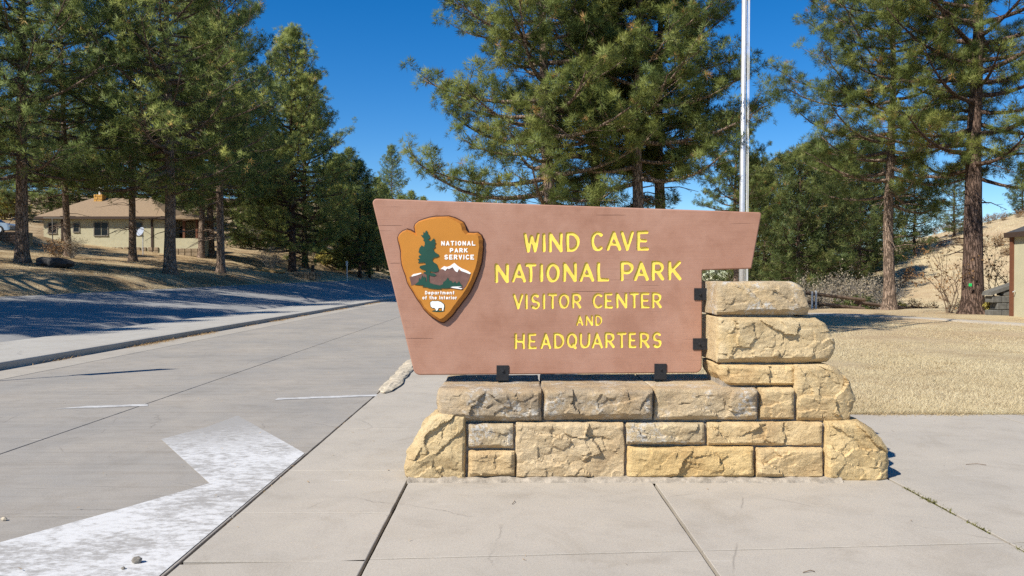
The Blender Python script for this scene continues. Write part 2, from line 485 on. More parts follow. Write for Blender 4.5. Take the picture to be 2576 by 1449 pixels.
# ------------------------------------------------------------------ ground and paving
def build_ground():
    ys = np.unique(np.concatenate([np.arange(-60, 0, 6), np.arange(0, 9, 1.5), [9.42, 9.5], np.arange(10, 36, .75), np.arange(36, 110, 1.5),
                                   np.arange(110, 300, 10), np.arange(300, 1500, 150)]))
    offs = np.concatenate([[-1200, -600, -300, -200, -150], np.arange(-120, -40, 5), np.arange(-40, -6, 1.0), np.arange(-6, 0, .4), [0.0, .03]])
    right = np.concatenate([[-1.95, -1.80], np.arange(-1.2, 60, .8), np.arange(60, 130, 3), [150, 200, 300, 600, 1200]])
    nc = len(offs) + 7 + len(right)
    V = np.zeros((len(ys), nc, 3))
    for i, y in enumerate(ys):
        xe = np.interp(y, YE, XE)
        xs = np.concatenate([xe + offs, [xe + .4, (xe + MED1) / 2, MED1 - .3, MED1 + .3, MED0 - .2, MED0 + .1, -2.6], right])
        z = H(xs, np.full_like(xs, y))
        V[i, :, 0] = xs; V[i, :, 1] = y; V[i, :, 2] = z
    n = len(offs)
    V[:, n - 1:n + 8, 2] -= .14
    rw = V[:, n + 8:, :]
    paved = (rw[..., 1] < 9.46) | ((rw[..., 0] < 1.2) & (rw[..., 1] < 14.3))
    rw[..., 2] = np.where(paved, rw[..., 2] - .15, rw[..., 2] + .012)
    ripple = np.sin(V[..., 0] * 1.3 + V[..., 1] * .7) * np.sin(V[..., 1] * .9 - V[..., 0] * .4)
    far = (V[..., 1] > 14)
    mask = np.ones(nc, bool); mask[n - 2:n + 12] = False
    V[..., 2] += np.where(far & mask[None, :], ripple * .035, 0)
    idx = np.arange(len(ys) * nc).reshape(len(ys), nc)
    F = np.stack([idx[:-1, :-1], idx[:-1, 1:], idx[1:, 1:], idx[1:, :-1]], -1).reshape(-1, 4)
    o = obj('ground', mesh('ground', V.reshape(-1, 3), F, M['ground'], True))
    tag(o, kind='structure')
build_ground()

def slab(parent, name, poly, z, mat, th=.05, ch=.004, rag=0.0):
    """paving slab with an eased edge; poly = corner list counter-clockwise; edges are subdivided and slightly ragged"""
    pts = []
    n = len(poly)
    for i in range(n):
        a, b = Vector(poly[i]), Vector(poly[(i + 1) % n])
        L = (b - a).length; k = max(1, int(L / .12)) if rag else max(1, int(L / 2))
        k = min(k, 60)
        t = (b - a).normalized(); nn = Vector((-t.y, t.x))
        for j in range(k):
            p = a.lerp(b, j / k)
            if rag and j: p = p + nn * abs(noise.noise(Vector((p.x * 5, p.y * 5, 3.3)))) * rag
            pts.append(p)
    c = sum(pts, Vector((0, 0))) / len(pts)
    m = len(pts)
    inn = []
    for i in range(m):
        t = (pts[(i + 1) % m] - pts[i - 1]).normalized()
        inn.append(pts[i] + Vector((-t.y, t.x)) * ch)
    V = [(p.x, p.y, z - th) for p in pts] + [(p.x, p.y, z - ch * .6) for p in pts] + [(p.x, p.y, z) for p in inn]
    F = []
    for i in range(m):
        j = (i + 1) % m
        F += [(i, j, m + j, m + i), (m + i, m + j, 2 * m + j, 2 * m + i)]
    F.append(tuple(range(2 * m, 3 * m)))
    o0 = parent_world(parent)
    return obj(name, mesh(name, [Vector(v) - o0 for v in V], F, mat), parent)

# driveway (concrete lanes right of the median)
road = empty('road', (-5, 5, 0), kind='structure')
MB().box(-8.95, -1.86, -8, 160, -.20, -.020).build('road_bed', M['joint'], road)
g = .008
JX = -4.66
tr = [-8, -.6, 5.38, 11.45, 17.6, 24, 30, 36.5, 43, 50, 58, 70, 90, 160]
for a, b in zip(tr[:-1], tr[1:]):
    slab(road, 'concrete_slab', [(JX + g, a + g), (-1.875, a + g), (-1.875, b - g), (JX + g, b - g)], 0, M['drive'], rag=.008 if b < 20 else 0)
    slab(road, 'concrete_slab', [(-8.06, a + g), (JX - g, a + g), (JX - g, b - g), (-8.06, b - g)], 0, M['drive'], rag=.008 if b < 20 else 0)
    slab(road, 'gutter_slab', [(-8.93, a + g), (-8.075, a + g), (-8.075, b - g), (-8.93, b - g)], .002, M['gutter'])
# painted arrow and faded stall lines
def flat(name, pts, z, mat, parent):
    o0 = parent_world(parent)
    return obj(name, mesh(name, [Vector((p[0], p[1], z)) - o0 for p in pts], [tuple(range(len(pts)))], mat), parent)
EX = -1.893
def g2(u, v): p = gp(u, v); return (p.x, p.y)
arrow = [g2(783, 1141), g2(598, 1046), g2(520, 1075), g2(405, 1106), g2(527, 1217), g2(300, 1283), g2(0, 1366), g2(-300, 1449), (-4.2, 3.4), (EX, 3.4)]
arrow = [(min(p[0], EX), p[1]) for p in arrow]
flat('painted_arrow', arrow, .0045, M['paint'], road)
flat('painted_line', [(g2(690, 1007)), (g2(955, 997)), (g2(957, 992)), (g2(700, 1002))], .0045, M['paint_thin'], road)
flat('painted_line', [(g2(140, 1029)), (g2(250, 1026)), (g2(372, 1022)), (g2(372, 1017)), (g2(220, 1022))], .0045, M['paint_thin'], road)

# median with kerb
med = empty('median', (-10, 20, 0), kind='structure')
tr = [-8, 1, 7, 13.1, 19.2, 25.3, 31.4, 37.5, 44, 50, 58, 66, 80, 110, 160]
for a, b in zip(tr[:-1], tr[1:]):
    m = MB(); prof = [(MED0, -.05), (MED0, .115), (MED0 - .012, .13), (MED0 - .03, .137), (MED0 - .17, .140), (MED0 - .17, -.05)]
    m.prism([(x, a + .004, z) for x, z in prof], (0, b - a - .008, 0)); m.build('kerb_stone', M['kerb'], med)
    slab(med, 'concrete_slab', [(MED1 + .01, a + g), (MED0 - .176, a + g), (MED0 - .176, b - g), (MED1 + .01, b - g)], .139, M['median'], .15)

# parking road on the left, climbing to the bank
def build_lot():
    ys = np.concatenate([np.arange(-40, 20, 4), np.arange(20, 110, 2), np.arange(110, 221, 10)])
    V = []; k = 14
    for y in ys:
        xe = np.interp(y, YE, XE)
        for j in range(k):
            x = xe - .15 + (MED1 + .02 - xe + .15) * j / (k - 1)
            x = min(x, MED1 + .02)
            V.append((x, y, h(x if x > xe else xe + .01, y) + .02))
    V = np.array(V); idx = np.arange(len(V)).reshape(len(ys), k)
    F = np.stack([idx[:-1, :-1], idx[:-1, 1:], idx[1:, 1:], idx[1:, :-1]], -1).reshape(-1, 4)
    tag(obj('asphalt_road', mesh('asphalt_road', V, F, M['lot'], True)), kind='structure')
build_lot()

# sidewalk
walk = empty('sidewalk', (0, 6, 0), kind='structure')
MB().box(-1.86, 14.5, -6, 9.44, -.20, -.022).box(-1.86, 1.2, 9.44, 14.3, -.20, -.022).build('walk_bed', M['joint'], walk)
def yj(x): return 4.45 + .075 * (x + 1.8)
gx = .011
xs = [-1.855, -.815, 1.10, 2.98, 5.6, 8.6, 11.6, 14.4]
for i in range(7):
    a, b = xs[i], xs[i + 1]
    mg = .011 if i in (0, 1, 2) else .008
    slab(walk, 'concrete_slab', [(a + mg, -6), (b - mg, -6), (b - mg, yj(b) - .006), (a + mg, yj(a) - .006)], .012, M['walk'], rag=.006)
for i in range(7):
    a, b = xs[i], xs[i + 1]
    mg = .011
    if i == 0:
        for y0, y1 in ((yj(-1.3), 5.42), (5.42, 6.62), (6.62, 8.46), (8.46, 11.3), (11.3, 14.25)):
            slab(walk, 'concrete_slab', [(a + mg, y0 + .004), (b - mg, y0 + .004), (b - mg, y1 - .004), (a + mg, y1 - .004)], .012, M['walk'], rag=.006)
    else:
        slab(walk, 'concrete_slab', [(a + mg, yj(a) + .006), (b - mg, yj(b) + .006), (b - mg, 14.25 if i == 1 else 9.42), (a + mg, 14.25 if i == 1 else 9.42)], .012, M['walk'], rag=.006)

# footpath across the far lawn
def build_path():
    A = [(7, 34.0), (11, 32.6), (13.6, 31.0), (15.2, 28.2), (16.4, 25.2), (18.5, 21), (22, 16)]
    V = []; n = 40
    for i in range(n):
        t = i / (n - 1) * (len(A) - 1); k = min(int(t), len(A) - 2); f = t - k
        x = A[k][0] + (A[k + 1][0] - A[k][0]) * f; y = A[k][1] + (A[k + 1][1] - A[k][1]) * f
        for d in (-.75, .75):
            V.append((x, y + d, h(x, y + d) + .06))
        V.append((x, y + .76, h(x, y) - .1)); V.append((x, y - .76, h(x, y) - .1))
    F = []
    for i in range(n - 1):
        o = 4 * i
        F += [(o, o + 4, o + 5, o + 1), (o + 1, o + 5, o + 6, o + 2), (o + 3, o + 7, o + 4, o)]
    tag(obj('footpath', mesh('footpath', V, F, M['walk'])), kind='structure')
build_path()

# ------------------------------------------------------------------ stone wall
def fbm(p, o=4, lac=2.1, gain=.5):
    a = 1; s = 0; q = p.copy()
    for _ in range(o):
        s += a * noise.noise(q); q = q * lac; a *= gain
    return s
def axis(n0, n1, step, edge):
    """sample positions with extra points near both ends"""
    L = n1 - n0; k = max(2, int(L / step))
    a = [n0, n0 + edge * .3, n0 + edge] + [n0 + edge + (L - 2 * edge) * i / k for i in range(1, k)] + [n1 - edge, n1 - edge * .3, n1]
    return a
def rock_block(w, hh, d, seed, step=.010, rnd=.010, bulge=.030, facet=.025, left=None, right=None, rough=.010, flat=.30):
    """sandstone block, x 0..w, z 0..hh, front at y=0, back at y=d. left/right: functions of z/hh giving an inset of that end"""
    rs = random.Random(seed)
    X = axis(0, w, step, .03); Z = axis(0, hh, step, .025)
    Y = [0, .012, .03, .06, .11] + [d * f for f in (.3, .45, .6, .75, .9, 1)]
    Y = sorted(set(Y))
    nx, ny, nz = len(X), len(Y), len(Z)
    ids = {}; V = []; F = []
    def vid(i, j, k):
        key = (i, j, k)
        if key not in ids:
            ids[key] = len(V); V.append((X[i], Y[j], Z[k]))
        return ids[key]
    for i in range(nx - 1):
        for k in range(nz - 1):
            F.append((vid(i, 0, k), vid(i + 1, 0, k), vid(i + 1, 0, k + 1), vid(i, 0, k + 1)))
    for i in range(nx - 1):
        for j in range(ny - 1):
            F.append((vid(i, j, nz - 1), vid(i + 1, j, nz - 1), vid(i + 1, j + 1, nz - 1), vid(i, j + 1, nz - 1)))
            F.append((vid(i, j, 0), vid(i, j + 1, 0), vid(i + 1, j + 1, 0), vid(i + 1, j, 0)))
    for j in range(ny - 1):
        for k in range(nz - 1):
            F.append((vid(0, j, k), vid(0, j, k + 1), vid(0, j + 1, k + 1), vid(0, j + 1, k)))
            F.append((vid(nx - 1, j, k), vid(nx - 1, j + 1, k), vid(nx - 1, j + 1, k + 1), vid(nx - 1, j, k + 1)))
    for i in range(nx - 1):
        for k in range(nz - 1):
            F.append((vid(i, ny - 1, k), vid(i, ny - 1, k + 1), vid(i + 1, ny - 1, k + 1), vid(i + 1, ny - 1, k)))
    # broken cells: each seed carries its own tilted plane, ledges run between them
    ns_ = min(9, max(4, int(w * hh / .03)))
    seeds = [(rs.uniform(0, w), rs.uniform(0, hh), rs.uniform(-.14, .14), rs.uniform(-.10, .24), rs.uniform(-facet, facet) * .36) for _ in range(ns_)]
    off = Vector((seed * 3.17, seed * 1.7, seed * .9))
    jz = .26 * hh * min(1.25, facet / .03) ** 1.5
    out = []
    for (x, y, z) in V:
        # round the arrises
        cx = min(max(x, rnd), w - rnd); cy = min(max(y, rnd), d - rnd); cz = min(max(z, rnd), hh - rnd)
        dv = Vector((x - cx, y - cy, z - cz))
        if dv.length > 1e-6:
            nrm = dv.normalized(); p = Vector((cx, cy, cz)) + nrm * rnd
        else:
            nrm = Vector((0, 0, 0)); p = Vector((x, y, z))
        wy = max(0.0, 1 - y / .14)                       # influence of the split face
        e = min(x, w - x, z, hh - z)
        bl = 1 - math.exp(-min(x, w - x, hh - z, z * 4) / .012)
        q = Vector((x, y, z)) * 5 + off
        f1 = fbm(q * 1.6, 4)
        wxn = x + .045 * noise.noise(q * 1.7 + Vector((7, 0, 0))) + .015 * noise.noise(q * 6)
        wzn = z + .030 * noise.noise(q * 1.7 + Vector((0, 9, 0))) + .012 * noise.noise(q * 6 + Vector((3, 0, 0)))
        best = min(seeds, key=lambda s_: (s_[0] - wxn) ** 2 * .55 + (s_[1] - wzn) ** 2)
        hgt = best[4] + best[2] * (x - best[0]) + best[3] * (z - best[1])
        tt = fbm(Vector((x * 3.2, y * 4, z * 6.0)) + off * 1.3, 3) * 2.2
        fl = math.floor(tt); fr = tt - fl; fr = min(1, fr / .16); terr = (fl + fr * fr * (3 - 2 * fr)) / 2.2
        ch_ = 0.0
        if wy > 0:
            for sc_, am in ((8.0, .34), (19.0, .26)):
                qq = Vector((x, y * .5, z * 1.25)) * sc_ + off
                qq += Vector((noise.noise(qq * 1.3), 0, noise.noise(qq * 1.3 + Vector((5, 1, 2))))) * .25
                p0 = noise.voronoi(qq)[1][0]
                cv_ = noise.cell_vector(p0 * 7.31 + Vector((.5, .5, .5)))
                dq = qq - p0
                ch_ += ((cv_.x - .5) * dq.x + (cv_.z - .5) * dq.z) * am * 2 / sc_ + (cv_.y - .5) * .10 / sc_
        face = bulge + max(-.03, min(hgt, .03)) + rough * f1 * .45 + .006 * terr + ch_ * flat
        jag = jz * (.45 + 1.3 * abs(noise.noise(Vector((x * 5, 0, 0)) + off)) + .35 * noise.noise(Vector((x * 17, 2, 0)) + off))
        under = max(0.0, z - .006) * 1.2 + .002 if z < jag * 1.6 + .02 else 1.0
        if z > jag: under = max(under, (z - jag) * 3.0 + jag * 1.15) if under < 1 else under
        dsp = min(face, under) * bl * wy
        p.y -= dsp
        g1 = noise.noise(Vector((x, y, z)) * 16 + off) * .004 + noise.noise(Vector((x, y, z)) * 5 + off) * .006
        if z > hh * .98 or z < hh * .02: p.z += g1 * .7
        if x < w * .02 or x > w * .98: p.x += g1 * 1.4
        s = x / w
        tz = min(max(z / hh, 0), 1)
        if left: p.x += left(tz) * (1 - s) ** 1.0 * (1 + .10 * terr)
        if right: p.x -= right(tz) * s * (1 + .10 * terr)
        if (left and s < .25) or (right and s > .75):
            es = (.25 - s) / .25 if s < .5 else (s - .75) / .25
            n3 = fbm(q * 1.6, 3) * .022 * es
            p.x += n3; p.y += es * es * .05 * wy
        out.append(p)
    return out, F

def curve_fn(pts):
    """pts: (t from bottom 0 to top 1, inset)"""
    a = [p[0] for p in pts]; b = [p[1] for p in pts]
    return lambda t: float(np.interp(t, a, b))

wall = empty('stone_sign_wall', (0.5, 6.7, 0), 'stepped tan sandstone block wall carrying the brown sign, with a pillar at right', 'stone wall')
YB = 7.0
PX = 6.30 / FPX
def stone(u0, u1, v0, v1, Yf, seed, tint, mat='stone', left=None, right=None, depth=None, **kw):
    a = at(u0, v1, Yf); b = at(u1, v0, Yf)
    w, hh = b.x - a.x, b.z - a.z
    d = (depth or YB) - Yf
    V, F = rock_block(w, hh, d, seed, left=left, right=right, **kw)
    org = Vector((a.x, Yf, a.z))
    me = mesh('stone', V, F, M[mat], True)
    me.set_sharp_from_angle(angle=R(24))
    o = obj('stone', me, wall, org - wall.location)
    o.color = (*tint, 1)
    return o
mm = PX
# bottom course
stone(1012, 1172, 1040, 1211, 6.30, 1, (.98, .94, .80), depth=6.74, left=curve_fn([(0, 14 * mm), (.08, 4 * mm), (.22, 0), (.4, 10 * mm), (.6, 28 * mm), (.78, 46 * mm), (.92, 68 * mm), (1, 92 * mm)]), bulge=.04, facet=.035)
stone(1178, 1293, 1065, 1128, 6.31, 2, (1.0, .98, .92), 'stone_lichen', bulge=.035)
stone(1179, 1296, 1133, 1201, 6.30, 3, (1.03, .95, .80), bulge=.045, facet=.035)
stone(1297, 1571, 1063, 1204, 6.30, 4, (.97, .93, .86), bulge=.022, facet=.016, flat=.36)
stone(1576, 1774, 1063, 1119, 6.31, 5, (1.0, .98, .90), 'stone_lichen', bulge=.028)
stone(1578, 1896, 1123, 1204, 6.30, 6, (1.08, .97, .70), bulge=.042, facet=.03)
stone(1780, 2069, 1062, 1121, 6.31, 7, (1.10, 1.03, .86), bulge=.028)
stone(1901, 2070, 1126, 1204, 6.30, 8, (1.10, 1.02, .84), bulge=.045, facet=.035)
stone(2075, 2248, 1061, 1211, 6.30, 9, (1.08, 1.0, .78), depth=6.74, bulge=.035, facet=.03,
      right=curve_fn([(0, 8 * mm), (.06, 2 * mm), (.3, 0), (.5, 8 * mm), (.7, 24 * mm), (.85, 44 * mm), (1, 78 * mm)]))
# second course (capped by the sign)
stone(1100, 1363, 979, 1060, 6.33, 10, (.84, .79, .73), 'stone_grey', depth=7.3, bulge=.058, facet=.040, left=curve_fn([(0, 10 * mm), (.4, 2 * mm), (.8, 0), (1, 6 * mm)]))
stone(1367, 1642, 977, 1056, 6.33, 11, (.86, .80, .72), 'stone_grey', depth=7.3, bulge=.055, facet=.038)
stone(1646, 1906, 977, 1056, 6.33, 12, (.95, .92, .86), 'stone_lichen', depth=7.3, bulge=.040, facet=.035)
stone(1910, 1998, 976, 1056, 6.34, 13, (1.08, 1.03, .88), bulge=.028, facet=.02)
stone(2002, 2157, 918, 1058, 6.35, 14, (1.03, .98, .83), depth=6.80, bulge=.030, facet=.02,
      right=curve_fn([(0, 12 * mm), (.2, 3 * mm), (.4, 0), (.6, 8 * mm), (.8, 24 * mm), (.92, 44 * mm), (1, 72 * mm)]))
# pillar
stone(1806, 1997, 918, 970, 6.40, 15, (1.10, 1.02, .82), bulge=.030, facet=.018, left=curve_fn([(0, 20 * mm), (.5, 6 * mm), (1, 0)]))
stone(1803, 2106, 797, 912, 6.42, 16, (.98, .94, .82), bulge=.045, facet=.034,
      right=curve_fn([(0, 14 * mm), (.2, 4 * mm), (.45, 0), (.65, 8 * mm), (.85, 26 * mm), (1, 62 * mm)]))
stone(1801, 2044, 708, 792, 6.42, 17, (.95, .90, .80), 'stone_lichen', bulge=.050, facet=.036,
      right=curve_fn([(0, 0), (.2, 3 * mm), (.5, 8 * mm), (.75, 18 * mm), (1, 52 * mm)]))
# mortar core
def core(u0, u1, v0, v1, Yf, name='mortar'):
    a = at(u0, v1, Yf); b = at(u1, v0, Yf)
    MB().box(a.x, b.x, Yf + .034, YB - .03, a.z, b.z).build(name, M['mortar'], wall)
core(1130, 2110, 1068, 1212, 6.30); core(1112, 2090, 985, 1066, 6.33); core(1822, 2080, 922, 983, 6.40); core(1818, 2040, 802, 921, 6.42); core(1818, 2000, 716, 801, 6.42)
# ragged mortar footing
def footing():
    a = at(1026, 1215, 6.27); b = at(2115, 1203, 6.27)
    n = 120; V = []; F = []
    for i in range(n + 1):
        x = a.x + (b.x - a.x) * i / n
        r = noise.noise(Vector((x * 9, 0, 1))) * .030 + noise.noise(Vector((x * 40, 3, 1))) * .012
        top = .040 + noise.noise(Vector((x * 7, 9, 2))) * .016 + noise.noise(Vector((x * 23, 4, 2))) * .008
        V += [(x, 6.215 + r, .008), (x, 6.225 + r, top * .6), (x, 6.25 + r * .5, top), (x, 6.36, top + .004)]
    for i in range(n):
        for k in range(3):
            o = 4 * i + k; F.append((o, o + 4, o + 5, o + 1))
    obj('mortar_footing', mesh('mortar_footing', [Vector(v) - wall.location for v in V], F, M['mortar'], True), wall)
footing()

# ------------------------------------------------------------------ sign
YS = 6.74                                               # front face of the board
def contours(Fd, x0, y0, dx):
    ny, nx = Fd.shape
    adj = {}; pos = {}
    def pt(key):
        if key in pos: return
        t, i, j = key
        if t == 0: a, b = Fd[i, j], Fd[i, j + 1]; f = a / (a - b); pos[key] = (x0 + (j + f) * dx, y0 + i * dx)
        else: a, b = Fd[i, j], Fd[i + 1, j]; f = a / (a - b); pos[key] = (x0 + j * dx, y0 + (i + f) * dx)
    ins = Fd < 0
    code = ins[:-1, :-1] * 1 + ins[:-1, 1:] * 2 + ins[1:, 1:] * 4 + ins[1:, :-1] * 8
    E = lambda i, j: ((0, i, j), (1, i, j + 1), (0, i + 1, j), (1, i, j))
    T = {1: [(3, 0)], 2: [(0, 1)], 3: [(3, 1)], 4: [(1, 2)], 5: [(3, 0), (1, 2)], 6: [(0, 2)], 7: [(3, 2)], 8: [(2, 3)], 9: [(2, 0)], 10: [(0, 1), (2, 3)], 11: [(2, 1)], 12: [(1, 3)], 13: [(1, 0)], 14: [(0, 3)]}
    for i, j in zip(*np.nonzero((code > 0) & (code < 15))):
        e = E(int(i), int(j))
        for a, b in T[int(code[i, j])]:
            pt(e[a]); pt(e[b])
            adj.setdefault(e[a], []).append(e[b]); adj.setdefault(e[b], []).append(e[a])
    loops = []; seen = set()
    for k in adj:
        if k in seen: continue
        loop = [k]; seen.add(k); cur = k
        while True:
            nx_ = [q for q in adj[cur] if q not in seen]
            if not nx_: break
            cur = nx_[0]; seen.add(cur); loop.append(cur)
        if len(loop) > 6: loops.append([pos[q] for q in loop])
    return loops
def arc(cx, cy, rx, ry, a0, a1, n=12):
    return [(cx + rx * math.cos(R(a0 + (a1 - a0) * i / n)), cy + ry * math.sin(R(a0 + (a1 - a0) * i / n))) for i in range(n + 1)]
S_ = arc(.5, .745, .46, .255, 35, 270, 12) + arc(.5, .255, .5, .255, 90, -145, 12)[1:]
GL = {
    'W': [[(0, 1), (.24, 0), (.5, .85), (.76, 0), (1, 1)]], 'I': [[(.5, 0), (.5, 1)]], 'N': [[(0, 0), (0, 1), (1, 0), (1, 1)]],
    'D': [[(0, 0), (0, 1), (.35, 1)] + arc(.35, .5, .65, .5, 90, -90, 14) + [(0, 0)]],
    'C': [arc(.58, .5, .58, .5, 50, 310, 18)], 'A': [[(0, 0), (.5, 1), (1, 0)], [(.2, .30), (.8, .30)]], 'V': [[(0, 1), (.5, 0), (1, 1)]],
    'E': [[(.95, 1), (0, 1), (0, 0), (1, 0)], [(0, .5), (.8, .5)]], 'T': [[(0, 1), (1, 1)], [(.5, 1), (.5, 0)]], 'O': [arc(.5, .5, .5, .5, 0, 360, 26)],
    'L': [[(0, 1), (0, 0), (1, 0)]], 'P': [[(0, 0), (0, 1), (.5, 1)] + arc(.5, .71, .5, .29, 90, -90, 10) + [(0, .42)]],
    'R': [[(0, 0), (0, 1), (.5, 1)] + arc(.5, .73, .46, .27, 90, -90, 10) + [(0, .46)], [(.45, .46), (1, 0)]],
    'K': [[(0, 0), (0, 1)], [(.95, 1), (.08, .42)], [(.3, .58), (1, 0)]], 'S': [S_], 'H': [[(0, 0), (0, 1)], [(1, 0), (1, 1)], [(0, .5), (1, .5)]],
    'Q': [arc(.5, .53, .5, .47, 0, 360, 26), [(.62, .22), (.95, -.02)]], 'U': [[(0, 1), (0, .4)] + arc(.5, .4, .5, .4, 180, 360, 12) + [(1, 1)]],
    'e': [arc(.5, .34, .5, .34, 0, 315, 14), [(0, .34), (1, .34)]], 'p': [[(0, -.35), (0, .68)], arc(.5, .34, .5, .34, 0, 360, 14)],
    'a': [arc(.5, .34, .5, .34, 0, 360, 14), [(1, 0), (1, .68)]], 'r': [[(0, 0), (0, .68)], arc(.55, .30, .55, .36, 170, 60, 6)],
    't': [[(.5, 0), (.5, 1)], [(0, .7), (1, .7)]], 'm': [[(0, 0), (0, .68)], arc(.25, .42, .25, .26, 180, 0, 6) + [(.5, 0)], arc(.75, .42, .25, .26, 180, 0, 6) + [(1, 0)]],
    'n': [[(0, 0), (0, .68)], arc(.5, .36, .5, .32, 180, 0, 8) + [(1, 0)]], 'o': [arc(.5, .34, .5, .34, 0, 360, 14)],
    'f': [[(.4, 0), (.4, .8)] + arc(.75, .75, .35, .25, 170, 60, 5), [(0, .62), (.9, .62)]], 'h': [[(0, 0), (0, 1)], arc(.5, .36, .5, .32, 180, 0, 8) + [(1, 0)]],
    'i': [[(.5, 0), (.5, .68)], [(.5, .95), (.5, .97)]],
}
def glyph_loops(ch, x0, x1, y0, y1, wd, seed=0, cells=7):
    """box in picture units (y down); returns outline loops in the same units (y down)"""
    rs = random.Random(seed)
    segs = []
    bx0, bx1, by0, by1 = x0 + wd / 2, x1 - wd / 2, y0 + wd / 2, y1 - wd / 2
    if bx1 <= bx0: bx0 = bx1 = (x0 + x1) / 2
    for pl in GL[ch]:
        P = [(bx0 + (bx1 - bx0) * p[0], by1 + (by0 - by1) * p[1]) for p in pl]
        segs += list(zip(P[:-1], P[1:]))
    dx = wd / cells
    gx0, gy0 = x0 - wd, y0 - wd
    nx = int((x1 - x0 + 2 * wd) / dx) + 2; ny = int((y1 - y0 + 2.8 * wd + (y1 - y0) * .4) / dx) + 2
    XX, YY = np.meshgrid(gx0 + np.arange(nx) * dx, gy0 + np.arange(ny) * dx)
    D = np.full(XX.shape, 1e9)
    for (ax, ay), (bx, by) in segs:
        vx, vy = bx - ax, by - ay; L2 = vx * vx + vy * vy + 1e-9
        t = np.clip(((XX - ax) * vx + (YY - ay) * vy) / L2, 0, 1)
        D = np.minimum(D, np.hypot(XX - ax - t * vx, YY - ay - t * vy))
    wob = .06 * np.sin(XX / (x1 - x0 + wd) * 9 + seed) * np.cos(YY / (y1 - y0) * 7 + seed * 1.7)
    return contours(D - wd * (.5 + wob) + 1e-4, gx0, gy0, dx)
def b2(u, v): p = at(u, v, YS); return (p.x, p.z)
def fill(loops, y, orient=-1):
    """triangulated area between loops (x,z) at depth y"""
    V = []; E = []
    for lp in loops:
        n = len(V); V += [Vector(p) for p in lp]; m = len(lp); E += [(n + i, n + (i + 1) % m) for i in range(m)]
    vo, eo, fo, *_ = delaunay_2d_cdt(V, E, [], 1, 1e-7)
    vn = np.array([tuple(p) for p in vo]); fn = np.array([f[:3] for f in fo])
    cen = vn[fn].mean(1); odd = np.zeros(len(cen), bool)
    for lp in loops:
        a = np.array(lp); b = np.roll(a, -1, 0)
        for (ax, ay), (bx, by) in zip(a, b):
            if ay == by: continue
            c_ = ((ay > cen[:, 1]) != (by > cen[:, 1])) & (cen[:, 0] < (bx - ax) * (cen[:, 1] - ay) / (by - ay) + ax)
            odd ^= c_
    fo = [f for f, k in zip(fo, odd) if k]
    VV = [(p.x, y, p.y) for p in vo]; FF = []
    for f in fo:
        a, b, c = (vo[i] for i in f[:3])
        ar = (b.x - a.x) * (c.y - a.y) - (b.y - a.y) * (c.x - a.x)
        FF.append(tuple(f) if ar > 0 else tuple(reversed(f)))      # counter-clockwise in (x,z) looks towards -y
    return VV, FF
def offset_loop(lp, d):
    """move a closed (x,z) loop inwards by d"""
    A = sum(lp[i][0] * lp[(i + 1) % len(lp)][1] - lp[(i + 1) % len(lp)][0] * lp[i][1] for i in range(len(lp)))
    sg = 1 if A > 0 else -1
    out = []
    n = len(lp)
    for i in range(n):
        p0, p, p1 = Vector(lp[i - 1]), Vector(lp[i]), Vector(lp[(i + 1) % n])
        a = (p - p0).normalized(); b = (p1 - p).normalized()
        n1 = Vector((-a.y, a.x)) * sg; n2 = Vector((-b.y, b.x)) * sg
        m = n1 + n2
        if m.length < 1e-6: m = n1
        m.normalize(); k = d / max(.5, m.dot(n1))
        q = p + m * k; out.append((q.x, q.y))
    return out
def round_poly(P, rads, n=6):
    out = []
    m = len(P)
    for i in range(m):
        p0, p, p1 = Vector(P[i - 1]), Vector(P[i]), Vector(P[(i + 1) % m])
        a = (p0 - p).normalized(); b = (p1 - p).normalized(); r = rads[i]
        if r <= 0: out.append(tuple(p)); continue
        ang = a.angle(b); tl = r / math.tan(ang / 2)
        c = p + (a + b).normalized() * (r / math.sin(ang / 2))
        s, e = p + a * tl - c, p + b * tl - c
        for k in range(n + 1):
            q = s.lerp(e, k / n).normalized() * r; out.append(tuple(c + q))
    return out

